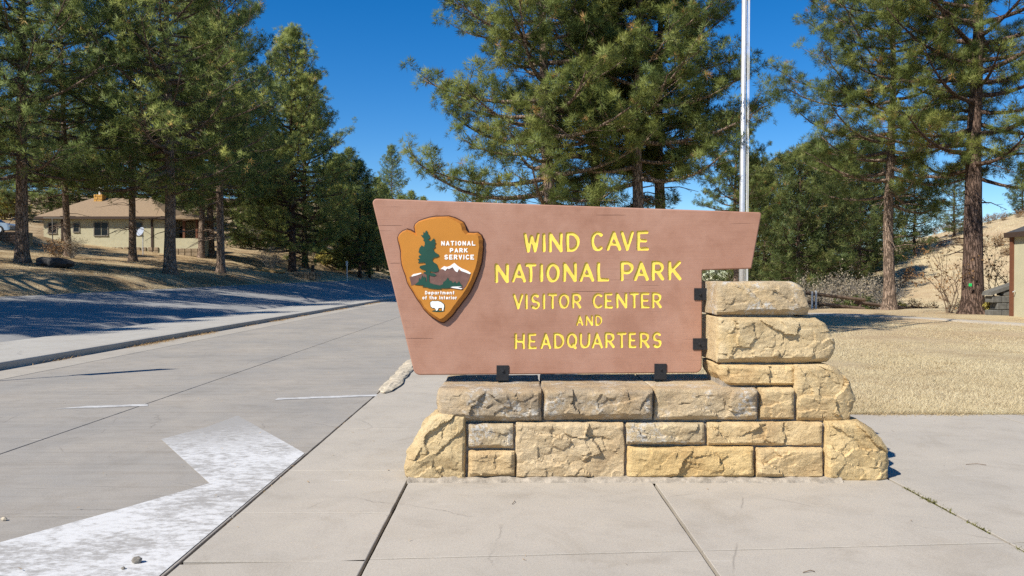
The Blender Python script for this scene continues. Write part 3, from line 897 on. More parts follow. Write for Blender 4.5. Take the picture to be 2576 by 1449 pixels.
base = at(1400, 943, YS)
sign = empty('park_sign', (base.x, YS + .045, base.z), 'brown painted wooden sign with carved yellow lettering and an arrowhead emblem', 'sign')
outline = round_poly([b2(934, 499), b2(1043, 944), b2(1766, 938), b2(1767, 680), b2(1891, 676), b2(1917, 534)], [.035, .06, .05, .008, .012, .02])
def zl(x, y): return b2((1800 + x / 2.3418) * .670833, (800 + y / 2.3418) * .670833)
ROWS = [
    (30, [('W', 378, 524, 168, 343), ('I', 546, 573, 172, 341), ('N', 600, 724, 166, 341), ('D', 752, 874, 163, 337), ('C', 970, 1080, 156, 332), ('A', 1107, 1239, 153, 327), ('V', 1229, 1352, 151, 327), ('E', 1374, 1483, 151, 327)]),
    (31, [('N', 128, 252, 438, 610), ('A', 274, 404, 436, 607), ('T', 392, 494, 436, 605), ('I', 523, 552, 438, 602), ('O', 576, 699, 433, 606), ('N', 725, 849, 428, 602), ('A', 868, 1002, 428, 600), ('L', 1023, 1134, 426, 598),
          ('P', 1230, 1347, 418, 594), ('A', 1346, 1480, 418, 592), ('R', 1503, 1617, 416, 590), ('K', 1648, 1770, 414, 588)]),
    (24, [('V', 286, 380, 703, 843), ('I', 394, 418, 704, 843), ('S', 440, 524, 702, 842), ('I', 548, 570, 702, 842), ('T', 592, 676, 700, 840), ('O', 686, 784, 701, 837), ('R', 803, 890, 698, 836),
          ('C', 984, 1077, 698, 835), ('E', 1088, 1166, 696, 834), ('N', 1190, 1292, 694, 834), ('T', 1308, 1396, 692, 832), ('E', 1406, 1490, 692, 833), ('R', 1506, 1594, 692, 832)]),
    (18, [('A', 841, 906, 893, 986), ('N', 923, 990, 892, 986), ('D', 1006, 1072, 889, 986)]),
    (24, [('H', 300, 392, 1051, 1191), ('E', 418, 497, 1051, 1191), ('A', 525, 624, 1047, 1190), ('D', 643, 740, 1047, 1187), ('Q', 755, 852, 1044, 1189), ('U', 870, 967, 1047, 1185), ('A', 975, 1077, 1044, 1185), ('R', 1093, 1182, 1042, 1182),
          ('T', 1196, 1287, 1042, 1182), ('E', 1300, 1372, 1042, 1182), ('R', 1398, 1487, 1041, 1182), ('S', 1510, 1594, 1039, 1182)]),
]
letters = []
sd = 0
for wd, row in ROWS:
    for ch, x0, x1, y0, y1 in row:
        sd += 1
        lps = [[zl(*p) for p in lp] for lp in glyph_loops(ch, x0, x1, y0, y1, wd, sd)]
        letters.append((ch, lps))
# emblem seat is not cut: the plaque is screwed on the face
front = offset_loop(outline, .010)
Vf, Ff = fill([front] + [lp for _, ls in letters for lp in ls], YS)
n0 = len(Vf); V = list(Vf); Fc = list(Ff); m = len(outline)
V += [(p[0], YS, p[1]) for p in front] + [(p[0], YS + .004, p[1]) for p in offset_loop(outline, .003)] + [(p[0], YS + .012, p[1]) for p in outline] + [(p[0], YS + .085, p[1]) for p in outline]
for r_ in range(3):
    for i in range(m):
        j = (i + 1) % m; a = n0 + r_ * m
        Fc.append((a + i, a + j, a + m + j, a + m + i))
Vb, Fb = fill([outline], YS + .085)
n1 = len(V); V += Vb; Fc += [tuple(reversed([i + n1 for i in f])) for f in Fb]
obj('board', mesh('board', [Vector(v) - sign.location for v in V], Fc, M['board']), sign)
DEEP = .009
for ch, lps in letters:
    Vl, Fl = fill(lps, YS + DEEP)
    for lp in lps:
        n = len(Vl); m_ = len(lp)
        Vl += [(p[0], YS + .0003, p[1]) for p in lp] + [(p[0], YS + DEEP, p[1]) for p in lp]
        Fl += [(n + i, n + (i + 1) % m_, n + m_ + (i + 1) % m_, n + m_ + i) for i in range(m_)]
    obj('letter', mesh('letter', [Vector(v) - sign.location for v in Vl], Fl, M['yellow']), sign)

simple('crack_dark', (.07, .03, .022), .9, .1)
for (u0, u1, v_) in ((949, 1013, 567), (981, 1008, 662), (1018, 1090, 851), (1500, 1575, 541), (1285, 1312, 848), (1440, 1520, 733)):
    a = at(u0, v_, YS); b = at(u1, v_, YS); n = 8; V = []; F = []
    for i in range(n + 1):
        f = i / n; x = a.x + (b.x - a.x) * f; z = a.z + .0025 * noise.noise(Vector((x * 30, v_, 0)))
        wd_ = .0010 * (1 - abs(2 * f - 1) ** 3) + .0003
        V += [(x, YS - .0007, z - wd_), (x, YS - .0007, z + wd_)]
    F = [(2 * i, 2 * i + 2, 2 * i + 3, 2 * i + 1) for i in range(n)]
    obj('crack', mesh('crack', [Vector(v) - sign.location for v in V], F, M['crack_dark']), sign)
# arrowhead plaque
def ze(x, y): return b2((1480 + x / 3.15) * .670833, (780 + y / 3.15) * .670833)
AO = [(245, 288), (232, 225), (245, 185), (290, 155), (350, 128), (420, 108), (490, 98), (560, 97), (640, 98), (710, 115), (770, 140), (815, 170), (842, 212), (850, 262), (875, 290), (940, 292), (985, 290), (1030, 325), (1047, 380), (1047, 470),
      (1040, 560), (1030, 650), (1000, 740), (965, 830), (930, 910), (895, 985), (850, 1050), (800, 1120), (740, 1195), (680, 1270), (620, 1330), (580, 1357), (545, 1345), (480, 1310), (410, 1260), (350, 1200), (305, 1130), (255, 1060), (215, 990),
      (175, 930), (150, 880), (135, 810), (105, 740), (85, 670), (75, 590), (75, 520), (58, 450), (42, 390), (36, 350), (55, 310), (95, 270), (150, 252), (200, 262)]
def jitter(lp, amt, sub, seed):
    rs = random.Random(seed); out = []
    for i in range(len(lp)):
        a, b = Vector(lp[i]), Vector(lp[(i + 1) % len(lp)])
        k = max(1, int((b - a).length / sub))
        for j in range(k):
            p = a.lerp(b, j / k); out.append((p.x + rs.uniform(-amt, amt), p.y + rs.uniform(-amt, amt)))
    return out
ao = [ze(*p) for p in AO]
eb = at(1105, 690, YS)
emb = empty('emblem', Vector((eb.x, YS, eb.z)) - sign.location)
emb.parent = sign
def epart(name, V, F, mat, mi=None): return obj(name, mesh(name, [Vector(v) - parent_world(emb) for v in V], F, mat, mi=mi), emb)
ring = jitter(ao, .0022, .030, 3); m = len(ring)
TH = .048
rim = jitter(offset_loop(ring, .005), .0012, 9, 4)
fr = [(p[0] - .011, p[1] + .006) for p in jitter(offset_loop(ring, .026), .0024, 9, 5)]
V = [(p[0], YS, p[1]) for p in ring] + [(p[0], YS - TH * .45, p[1]) for p in ring] + [(p[0], YS - TH * .5, p[1]) for p in rim] + [(p[0], YS - TH, p[1]) for p in fr]
Fq = []; mi = []
for r_ in range(3):
    for i in range(m):
        j = (i + 1) % m; a = r_ * m
        Fq.append((a + i, a + m + i, a + m + j, a + j)); mi.append(0 if r_ < 2 else 1)
halo = offset_loop(ring, -.006)
Vh, Fh = fill([halo, ring], YS - .0015)
epart('plaque_outline', Vh, Fh, M['emblem_edge'])
epart('plaque_edge', V, Fq, [M['emblem_edge'], M['emblem_bevel']], mi)
Vp, Fp = fill([fr], YS - TH)
epart('plaque_face', Vp, Fp, M['emblem_orange'])
def relief(name, P, lift, mat, raw=None):
    loops = raw or [[ze(*p) for p in P]]
    Vr, Fr = fill(loops, YS - TH - lift)
    for lp in loops:
        n = len(Vr); k = len(lp)
        Vr += [(p[0], YS - TH - lift, p[1]) for p in lp] + [(p[0], YS - TH + .001, p[1]) for p in lp]
        Fr += [(n + i, n + (i + 1) % k, n + k + (i + 1) % k, n + k + i) for i in range(k)]
    return epart(name, Vr, Fr, mat)
relief('mountain_relief', [(183, 815), (210, 808), (320, 790), (345, 770), (400, 775), (520, 750), (545, 728), (600, 735), (660, 715), (710, 700), (780, 745), (905, 775), (880, 850), (845, 920), (810, 962), (560, 945), (245, 905), (205, 915)], .002, M['emblem_brown'])
relief('snow_relief', [(550, 720), (590, 688), (625, 697), (660, 685), (710, 650), (750, 685), (800, 715), (870, 745), (905, 770), (890, 782), (850, 765), (790, 745), (765, 720), (745, 760), (720, 745), (690, 700), (650, 720), (625, 715), (605, 742), (580, 725)], .004, M['emblem_white'])
relief('snow_relief', [(205, 805), (230, 782), (320, 765), (325, 775), (270, 795), (215, 810)], .004, M['emblem_white'])
relief('tree_relief', [(385, 270), (397, 285), (395, 305), (410, 315), (425, 345), (420, 365), (398, 378), (435, 395), (470, 362), (482, 375), (480, 400), (495, 415), (480, 440), (490, 465), (465, 485), (470, 505), (490, 530), (525, 550), (533, 570), (500, 585), (470, 590), (450, 615), (470, 645), (505, 665), (515, 695), (530, 725), (520, 750), (480, 760), (430, 750), (425, 765), (480, 775), (500, 795), (470, 808), (430, 800), (415, 790), (415, 860), (425, 885), (470, 900), (540, 915), (575, 900), (580, 875), (610, 855), (635, 820), (650, 855), (675, 860), (695, 885), (720, 865), (730, 890), (745, 885), (765, 865), (785, 900), (800, 910), (800, 930), (680, 925), (665, 940), (620, 950), (560, 948), (555, 958), (470, 955), (410, 945), (385, 935), (335, 932), (360, 915), (245, 905), (290, 870), (300, 825), (315, 850), (335, 795), (350, 830), (360, 805), (373, 820), (376, 870), (385, 870), (385, 790), (345, 760), (375, 755), (370, 735), (330, 725), (300, 705), (310, 685), (375, 670), (365, 645), (285, 650), (295, 630), (280, 605), (310, 600), (290, 580), (300, 560), (325, 560), (290, 525), (300, 480), (325, 445), (355, 460), (365, 430), (360, 400), (345, 385), (355, 365), (335, 350), (318, 325), (345, 325), (348, 285), (365, 300), (375, 275)], .006, M['emblem_green'])
relief('river_relief', [(665, 935), (690, 928), (800, 925), (750, 937), (805, 948), (790, 958), (700, 945)], .008, M['emblem_white'])
relief('turf_relief', [(445, 1218), (470, 1204), (600, 1214), (560, 1224), (500, 1225)], .002, M['emblem_green'])
relief('bison_outline_relief', [(424, 1110), (448, 1092), (485, 1094), (520, 1092), (558, 1104), (592, 1132), (598, 1162), (588, 1218), (562, 1218), (559, 1181), (529, 1184), (521, 1210), (491, 1218), (484, 1194), (472, 1181), (452, 1184), (430, 1164), (424, 1132)], .003, M['emblem_green'])
relief('bison_relief', [(430, 1112), (450, 1098), (485, 1100), (520, 1098), (555, 1110), (585, 1135), (590, 1160), (580, 1212), (568, 1212), (565, 1175), (525, 1178), (515, 1205), (495, 1212), (490, 1190), (475, 1175), (455, 1178), (435, 1160), (430, 1130)], .005, M['emblem_white'])
def line_text(txt, x0, x1, y0, y1, wd):
    wid = {'I': .35, 'i': .35, ' ': .55, 'm': 1.35, 'W': 1.4, 't': .7, 'r': .7, 'f': .7}
    if txt == 'NATIONAL PARK': pass
    ws = [wid.get(c, 1.0) for c in txt]; gap = .30
    tot = sum(ws) + gap * (len(txt) - 1); k = (x1 - x0) / tot; x = x0
    for c, w_ in zip(txt, ws):
        if c != ' ':
            lps = [[ze(*p) for p in lp] for lp in glyph_loops(c, x, x + w_ * k, y0, y1, wd, 1, 6)]
            relief('letter', None, .003, M['emblem_white'], lps)
        x += (w_ + gap) * k
line_text('NATIONAL', 556, 958, 392, 448, 13)
line_text('PARK', 657, 866, 476, 529, 13)
line_text('SERVICE', 593, 941, 553, 611, 13)
line_text('Department', 367, 711, 978, 1020, 9)
line_text('of the Interior', 335, 740, 1036, 1078, 9)

# brackets
def bracket(u0, u1, v0, v1, kind):
    a = at(u0, v1, YS - .006); b = at(u1, v0, YS - .006)
    mb = MB()
    mb.cbox(a.x, b.x, YS - .010, YS - .002, a.z, b.z, .002)
    if kind == 'foot': mb.box(a.x, b.x, YS - .002, YS + .12, a.z - .004, a.z + .006)
    else: mb.box(b.x - .008, b.x, YS - .002, YS + .12, a.z, b.z)
    o = mb.build('bracket', M['black_iron'], sign)
    c = Vector(((a.x + b.x) / 2 - (0 if kind == 'foot' else .02), 0, (a.z * (.35) + b.z * .65) if kind == 'foot' else (a.z + b.z) / 2))
    k = MB(); k.tube([(c.x, YS - .0105, c.z), (c.x, YS - .020, c.z)], .012, 6); k.tube([(c.x, YS - .020, c.z), (c.x, YS - .027, c.z)], .006, 8)
    k.build('bolt', M['bolt_iron'], o)
bracket(1249, 1280, 919, 957, 'foot'); bracket(1646, 1677, 915, 954, 'foot')
bracket(1746, 1786, 725, 755, 'side'); bracket(1743, 1786, 851, 880, 'side')

# ------------------------------------------------------------------ flagpole
fp = gpos(1866, 19.5)
pole = empty('flagpole', fp, 'tall galvanised flagpole rising behind the sign, with two pale halyard ropes', 'flagpole')
top = Vector((fp.x + .07, fp.y, 12.5))
MB().tube([fp + Vector((0, 0, -.1)), fp + Vector((.005, 0, 3)), top], [.074, .070, .055], 14).build('pole', M['galvanised'], pole, True)
for dx, z0 in ((.10, 1.2), (.135, 1.2)):
    MB().tube([fp + Vector((dx, -.02, z0)), fp + Vector((dx * .9 + .02, -.02, 4)), top + Vector((dx * .8, -.02, -.2))], .009, 5).build('halyard', M['rope'], pole)
MB().tube([fp + Vector((.06, -.03, 1.15)), fp + Vector((.10, -.03, 1.2)), fp + Vector((.10, -.03, 1.32))], .012, 5).build('cleat', M['galvanised'], pole)
MB().tube([top, top + Vector((0, 0, .08)), top + Vector((0, 0, .2)), top + Vector((0, 0, .28))], [.05, .09, .09, .02], 10).build('finial', M['galvanised'], pole, True)

# ------------------------------------------------------------------ pines
def sphere_dirs(n):
    v = rng.normal(size=(n, 3)); return v / np.linalg.norm(v, axis=1)[:, None]
class TreeMesh: pass
def make_pine(seed, Ht, cb, Rc, n_limb, blades=10, blen=.27, bw=.030, rb=.30, prof='cone', tint0=.0, tint1=.85, nmat='needles', bmat='bark', lean=0.0, dens=1.0, dead=10, zup=.0, puff=8, prad=.36):
    rs = random.Random(seed)
    nr = np.random.default_rng(seed)
    # trunk
    tm = MB(); pts = []; rad = []
    wob = [(rs.uniform(-.12, .12), rs.uniform(-.12, .12)) for _ in range(6)]
    def tx(z):
        f = z / Ht
        i = min(int(f * 5), 4); g_ = f * 5 - i
        wx = wob[i][0] * (1 - g_) + wob[i + 1][0] * g_; wy = wob[i][1] * (1 - g_) + wob[i + 1][1] * g_
        k = min(1, f * 4)
        return Vector((wx * k + lean * z, wy * k, z))
    def tr_(z):
        f = z / Ht
        return rb * ((1 - f) ** .8 * .93 + .02) * (1 + .42 * math.exp(-z / .45))
    zs = [-.4, 0, .15, .35, .7, 1.2] + [1.2 + (Ht - 1.2) * (i / 22) for i in range(1, 23)]
    n = 18; V = []; F = []
    for i, z in enumerate(zs):
        c = tx(max(z, 0)); c.z = z
        for k in range(n):
            q = 2 * math.pi * k / n
            r_ = tr_(max(z, 0)) * (1 + .07 * noise.noise(Vector((math.cos(q) * 2.2, math.sin(q) * 2.2, z * 1.3 + seed))) + (.10 * math.exp(-max(z, 0) / .3) * math.sin(q * 5 + seed)))
            V.append((c.x + r_ * math.cos(q), c.y + r_ * math.sin(q), c.z))
    for i in range(len(zs) - 1):
        for k in range(n): F.append((i * n + k, i * n + (k + 1) % n, (i + 1) * n + (k + 1) % n, (i + 1) * n + k))
    T = TreeMesh(); T.rb = rb
    T.trunk = mesh('trunk', V, F, M[bmat], True)
    # limbs
    bm_ = MB(); tp = []; td = []; tt = []; tc = []
    def P(t):
        if prof == 'cone': return (1 - t) ** .58 * (.62 + .38 * min(1, t / .12)) + .03
        if prof == 'round': return (math.sin(math.pi * min(1, (t * .86 + .16))) ** .7) * .98 + .03
        if prof == 'mid': return (1 - t) ** .42 * (.62 + .38 * min(1, t / .15)) * .95 + .03
        return (1 - t) ** .5 * (.5 + .5 * min(1, t / .2)) + .03
    ga = rs.uniform(0, 6)
    for i in range(n_limb):
        t = (i + rs.random()) / n_limb
        t = t ** .9
        z = cb + t * (Ht - cb) * .985
        ga += 2.39996 + rs.uniform(-.5, .5)
        L = Rc * P(t) * rs.uniform(.68, 1.12)
        if prof != 'mid' and rs.random() < .10: L *= rs.uniform(1.05, 1.25)
        el = R(-8 + (46 if prof == 'mid' else 58) * t ** 1.2 + rs.uniform(-12, 14)) + zup
        d0 = Vector((math.cos(ga) * math.cos(el), math.sin(ga) * math.cos(el), math.sin(el)))
        p0 = tx(z)
        side = Vector((-math.sin(ga), math.cos(ga), 0))
        cv = rs.uniform(-.15, .15); up = rs.uniform(.05, .28)
        lp = []
        K = 6
        for k in range(K + 1):
            s = k / K
            lp.append(p0 + d0 * (L * s) + side * (cv * L * s * s) + Vector((0, 0, (-.22 * s * (1 - s) + up * s * s * s) * L)))
        r0 = min(.035 + .016 * L, tr_(z) * .55)
        bm_.tube(lp, [r0 * (1 - .85 * k / K) + .006 for k in range(K + 1)], 5, False)
        ns = max(4, int(L * 3.0 * dens))
        for q in range(ns):
            s = .22 + .78 * (q + rs.random()) / ns
            kk = min(int(s * K), K - 1); f = s * K - kk
            bp = lp[kk].lerp(lp[kk + 1], f); dr = (lp[kk + 1] - lp[kk]).normalized()
            sg = 1 if q % 2 else -1
            an = R(rs.uniform(22, 68)) * sg
            hd = dr * math.cos(an) + side * math.sin(an)
            hd = (hd + Vector((0, 0, rs.uniform(-.18, .45)))).normalized()
            sl = L * rs.uniform(.16, .36) * (1.15 - .55 * s) + .18
            e = bp + hd * sl + Vector((0, 0, .06 * sl))
            bm_.tube([bp, bp.lerp(e, .55) + Vector((0, 0, -.02 * sl)), e], [.018, .012, .006], 3, False)
            nt = max(3, int(puff * rs.uniform(.6, 1.3)))
            pr = prad * rs.uniform(.7, 1.25); pc = e + Vector((0, 0, .12 * pr)); shade = rs.betavariate(2, 2)
            for j in range(nt):
                w3 = Vector((rs.gauss(0, 1), rs.gauss(0, 1), rs.gauss(.25, .8))).normalized()
                if j < nt * .14:                          # along the twig
                    tp.append(bp.lerp(e, rs.uniform(.25, .95)) + w3 * .06); tc.append(tuple(w3 + Vector((0, 0, .3))))
                else:
                    tp.append(pc + Vector((w3.x, w3.y, w3.z * .85)) * pr * rs.random() ** .4); tc.append(tuple(w3 + Vector((0, 0, .3))))
                td.append((w3 + hd * .5 + Vector((0, 0, .35))).normalized())
                tt.append(min(.99, max(0, .70 * shade + .30 * rs.random())) if rs.random() > .02 else 1.0)
        tp.append(lp[-1]); td.append(d0); tt.append(rs.random()); tc.append(tuple(d0))
    # bare dead branches below the crown
    for i in range(dead):
        z = cb * rs.uniform(.45, 1.15) ; a = rs.uniform(0, 6.28); L = Rc * rs.uniform(.12, .42)
        d0 = Vector((math.cos(a), math.sin(a), rs.uniform(-.35, .15)))
        p0 = tx(z); p1 = p0 + d0 * L * .5 + Vector((0, 0, .04)); p2 = p0 + d0 * L + Vector((rs.gauss(0, .1), rs.gauss(0, .1), -.1 * L))
        bm_.tube([p0, p1, p2], [.03, .02, .008], 4, False)
        for _ in range(3):
            b0 = p1.lerp(p2, rs.random()); bm_.tube([b0, b0 + Vector((rs.gauss(0, .25), rs.gauss(0, .25), rs.gauss(-.08, .12))) * L * .5], [.012, .005], 3, False)
    T.branches = mesh('branches', bm_.V, bm_.F, M[bmat], True)
    # needles
    tp = np.array([tuple(p) for p in tp]); td = np.array([tuple(p) for p in td]); tt = np.array(tt)
    N = len(tp)
    C = np.repeat(tp, blades, 0); A = np.repeat(td, blades, 0); TT = np.repeat(tt, blades)
    rd = nr.normal(size=(N * blades, 3)); rd /= np.linalg.norm(rd, axis=1)[:, None]
    D = A * .62 + rd * .85; D /= np.linalg.norm(D, axis=1)[:, None]
    L = blen * nr.uniform(.6, 1.1, N * blades)[:, None]
    rr = nr.normal(size=(N * blades, 3)); S = np.cross(D, rr); S /= np.linalg.norm(S, axis=1)[:, None]
    W = bw * nr.uniform(.7, 1.2, N * blades)[:, None]
    C0 = C + rd * blen * .12
    v0 = C0 - S * W * .5; v1 = C0 + S * W * .5 + D * L * .25; v2 = C0 + D * L
    V = np.stack([v0, v1, v2], 1).reshape(-1, 3)
    F = np.arange(len(V)).reshape(-1, 3)
    O = np.repeat(np.array(tc), blades, 0) + rd * .28; O /= np.linalg.norm(O, axis=1)[:, None]
    gn = np.cross(v1 - v0, v2 - v0); fl = (gn * O).sum(1) < 0
    F[fl] = F[fl][:, ::-1]
    T.crown = mesh('crown', V, F, M[nmat], True)
    T.crown.normals_split_custom_set_from_vertices(np.repeat(O, 3, 0).astype(np.float32))
    at_ = T.crown.attributes.new('tint', 'FLOAT', 'FACE')
    tv = np.where(TT >= 1, 1.0, np.clip(tint0 + (tint1 - tint0) * TT + nr.normal(0, .07, len(TT)), 0, .92))
    at_.data.foreach_set('value', tv.astype(np.float32))
    T.n = N
    return T
def pine(T, loc, label, rot=0, s=1.0, sz=None, tilt=(0, 0), group='pine trees', name='pine_tree', cat='pine tree'):
    e = empty(name, loc, label, cat, group)
    e.rotation_euler = (tilt[0], tilt[1], rot)
    e.scale = (s, s, sz or s)
    obj('trunk', T.trunk, e); obj('branches', T.branches, e); obj('crown', T.crown, e)
    return e

T_mid = [make_pine(101, 17, 3.2, 4.9, 76, 24, .235, .019, .30, 'mid', .15, 1.0, dens=1.05, dead=16, puff=15, prad=.35),
         make_pine(102, 17.5, 6.2, 4.2, 60, 24, .235, .019, .28, 'mid', .1, .95, dens=1.05, dead=22, puff=15, prad=.35),
         make_pine(103, 16.5, 5.2, 4.4, 64, 24, .235, .019, .27, 'mid', .05, .9, dens=1.05, dead=20, puff=15, prad=.35)]
T_near = [make_pine(111, 16, 4.4, 4.4, 74, 30, .24, .0145, .25, 'round', .15, 1.0, dens=1.05, dead=10, puff=13, prad=.33),
          make_pine(112, 17, 5.0, 4.6, 70, 30, .24, .0145, .38, 'round', .15, 1.0, dens=1.05, dead=12, puff=13, prad=.33, bmat='bark_dark', lean=.02)]
T_left = [make_pine(121, 23, 4.6, 6.6, 112, 15, .32, .032, .36, 'cone', .0, .8, 'needles_dark', 'bark', dens=.85, dead=14, puff=10, prad=.44),
          make_pine(122, 24, 5.0, 5.8, 104, 15, .32, .032, .30, 'cone2', .0, .8, 'needles_dark', 'bark', dens=.85, dead=14, puff=10, prad=.44),
          make_pine(123, 22, 1.6, 6.4, 135, 15, .32, .034, .36, 'cone', .1, .9, 'needles_dark', 'bark_dark', dens=.85, dead=8, puff=10, prad=.44)]
T_far = [make_pine(131, 14, .8, 4.0, 80, 12, .40, .046, .22, 'cone', .1, .9, 'needles_far', 'bark_dark', dens=.8, dead=4, puff=8, prad=.50),
         make_pine(132, 13, .6, 4.2, 66, 12, .40, .046, .22, 'cone2', .2, 1.0, 'needles_far', 'bark_dark', dens=.8, dead=4, puff=8, prad=.50)]

G1 = 'pines behind the sign'
pine(T_mid[0], gpos(1392, 20.5), 'leftmost broad pine with brown trunk rising directly above the sign', 0.4, .72, group=G1, tilt=(0, R(-2)))
pine(T_mid[1], gpos(1497, 22.5), 'pine with thin dark trunk second from left above the sign', 1.9, .70, group=G1)
pine(T_mid[2], gpos(1606, 21), 'pine with pale grey bare trunk third from left above the sign', 4.1, .72, group=G1)
pine(T_mid[1], gpos(1658, 23), 'rightmost dark pine above the sign, just left of the flagpole', 3.5, .72, group=G1)
pine(T_mid[2], gpos(1850, 36), 'low dark pine behind the flagpole above the sign notch', 5.2, .52, group=G1)
G2 = 'pines on the right lawn'
pine(T_near[0], gpos(2238, 37), 'tall pine with straight sunlit trunk beyond the rail fence end', 2.2, 1.1, group=G2)
pine(T_near[1], gpos(2448, 32.5), 'thick reddish dark trunked pine leaning right beside the shed', .9, 1.1, group=G2, tilt=(0, R(1.0)))
GB = 'pines in the hollow below the hill'
for i, (u, Y, k, s, r_, lab) in enumerate([
        (1925, 66, 1, .90, .3, 'bushy pine directly right of the flagpole behind the sign tip'),
        (2010, 60, 0, .88, 1.2, 'dense green pine above the grey bare shrubs'),
        (2085, 63, 1, .92, 2.5, 'rounded olive pine left of the sunlit trunk in the hollow'),
        (2160, 70, 0, .98, 3.8, 'dark pine showing just left of the straight sunlit trunk'),
        (1890, 74, 0, .95, 2.9, 'dark pine behind the bushy one right of the flagpole'), (1960, 75, 1, 1.0, 4.4, 'pine filling the back row between flagpole and shrubs'),
        (2050, 77, 0, 1.0, .5, 'tall back row pine above the middle bare shrub'), (2125, 80, 1, 1.0, 5.6, 'olive back row pine left of the straight sunlit trunk'), (2200, 82, 0, .95, 1.6, 'back row pine hidden mostly by the straight sunlit trunk'),
        (2300, 84, 0, .75, 5.1, 'small pine casting a long shadow on the dry hill'),
        (2400, 92, 1, .62, .8, 'small pine on the hillside between the two big trunks'),
        (2570, 118, 0, .62, 2.2, 'lone pine on the hill crest above the shed')]):
    pine(T_far[k], gpos(u, Y), lab, r_, s, group=GB)
for (u, Y, s_, lab) in [(1690, 52, .30, 'young low pine hidden behind the sign right half'), (1785, 50, .34, 'young low pine seen through the sign notch'), (1835, 54, .36, 'young low pine seen beside the flagpole foot in the notch'), (1880, 52, .34, 'young low pine just right of the sign tip')]:
    pine(T_far[1], gpos(u, Y), lab, u, s_, group=GB)
G3 = 'pines on the house lawn'
for (u, Y, k, s, r_, tl, lab) in [
        (57, 45, 0, 1.0, .3, (0, 0), 'thick dark pine trunk nearest the left edge beside the boulder'),
        (172, 56, 1, .85, 1.9, (0, R(-6)), 'leaning pine in front of the house left windows'),
        (334, 60, 1, .95, 3.0, (0, 0), 'slim pale barked pine in front of the satellite dish'),
        (427, 50, 0, 1.05, 4.2, (0, 0), 'large pine with thick trunk nearest the road in front of the porch'),
        (507, 70, 1, .95, 5.0, (0, 0), 'dark trunked pine just right of the porch'),
        (531, 73, 0, .95, .9, (0, 0), 'grey pine trunk partly hidden behind the pale straight one'),
        (556, 58, 1, 1.0, 2.4, (0, 0), 'pale straight trunked pine standing alone right of the porch'),
        (735, 74, 2, 1.0, 3.3, (0, 0), 'full conical pine with dark trunk right of the house, near road'),
        (768, 84, 2, .9, 5.2, (0, 0), 'dark pine half hidden behind the full conical one')]:
    pine(T_left[k], gpos(u, Y), lab, r_, s, group=G3, tilt=tl)
# just outside the picture on the left: the trees whose shade lies on the road
for (x, y, k, s, r_) in [(-27.5, 31, 0, .85, 1), (-25, 22, 1, .70, 2), (-29, 17, 0, .85, 4), (-24, 12, 1, .62, 5.2), (-31.5, 42, 0, .80, 2.7), (-22.5, 18, 0, .56, 1.7), (-50, 53, 0, .8, 1.2), (-45, 52, 1, .75, 2.9)]:
    pine(T_left[k], (x, y, h(x, y)), 'pine beyond the left edge whose shade lies across the road', r_, s, group='pines outside the left edge')
GW = 'wooded slope behind the house'
for i, (u, Y) in enumerate([(-20, 100), (60, 92), (130, 108), (200, 98), (270, 112), (340, 100), (410, 108), (470, 96), (600, 100), (660, 96), (700, 112)]):
    pine((T_left[2], T_far[0], T_far[1])[i % 3], gpos(u, Y), 'background pine on the wooded slope behind the house', i * 1.3, (.62, .95, 1.0)[i % 3], group=GW)
GR = 'pines where the road disappears behind the sign'
for i, (u, Y, k, s, lab) in enumerate([(848, 95, 2, .60, 'dark pine beside the conical one at the road bend'), (905, 88, 2, .57, 'tall dark pine touching the sign left edge'), (950, 105, 2, .55, 'dark pine whose crown meets the sign upper corner'),
                                       (986, 150, 1, .60, 'slender distant pine poking above the treeline left of the sign top'), (1035, 125, 2, .55, 'distant pine peeking over the sign left top edge'), (1010, 98, 2, .48, 'dark pine behind the sign left corner'),
                                       (1090, 110, 2, .52, 'distant pine just above the sign over the emblem'), (878, 112, 2, .60, 'dark pine behind the gap between conical pine and road bend'), (930, 92, 2, .44, 'low dark pine at the road end against the sign edge'),
                                       (968, 118, 2, .50, 'shorter distant pine left of the slender one'), (1065, 122, 2, .52, 'distant pine above the sign between emblem and its left corner')]):
    pine(T_left[k], gpos(u, Y), lab, i * 2.1, s, group=GR)

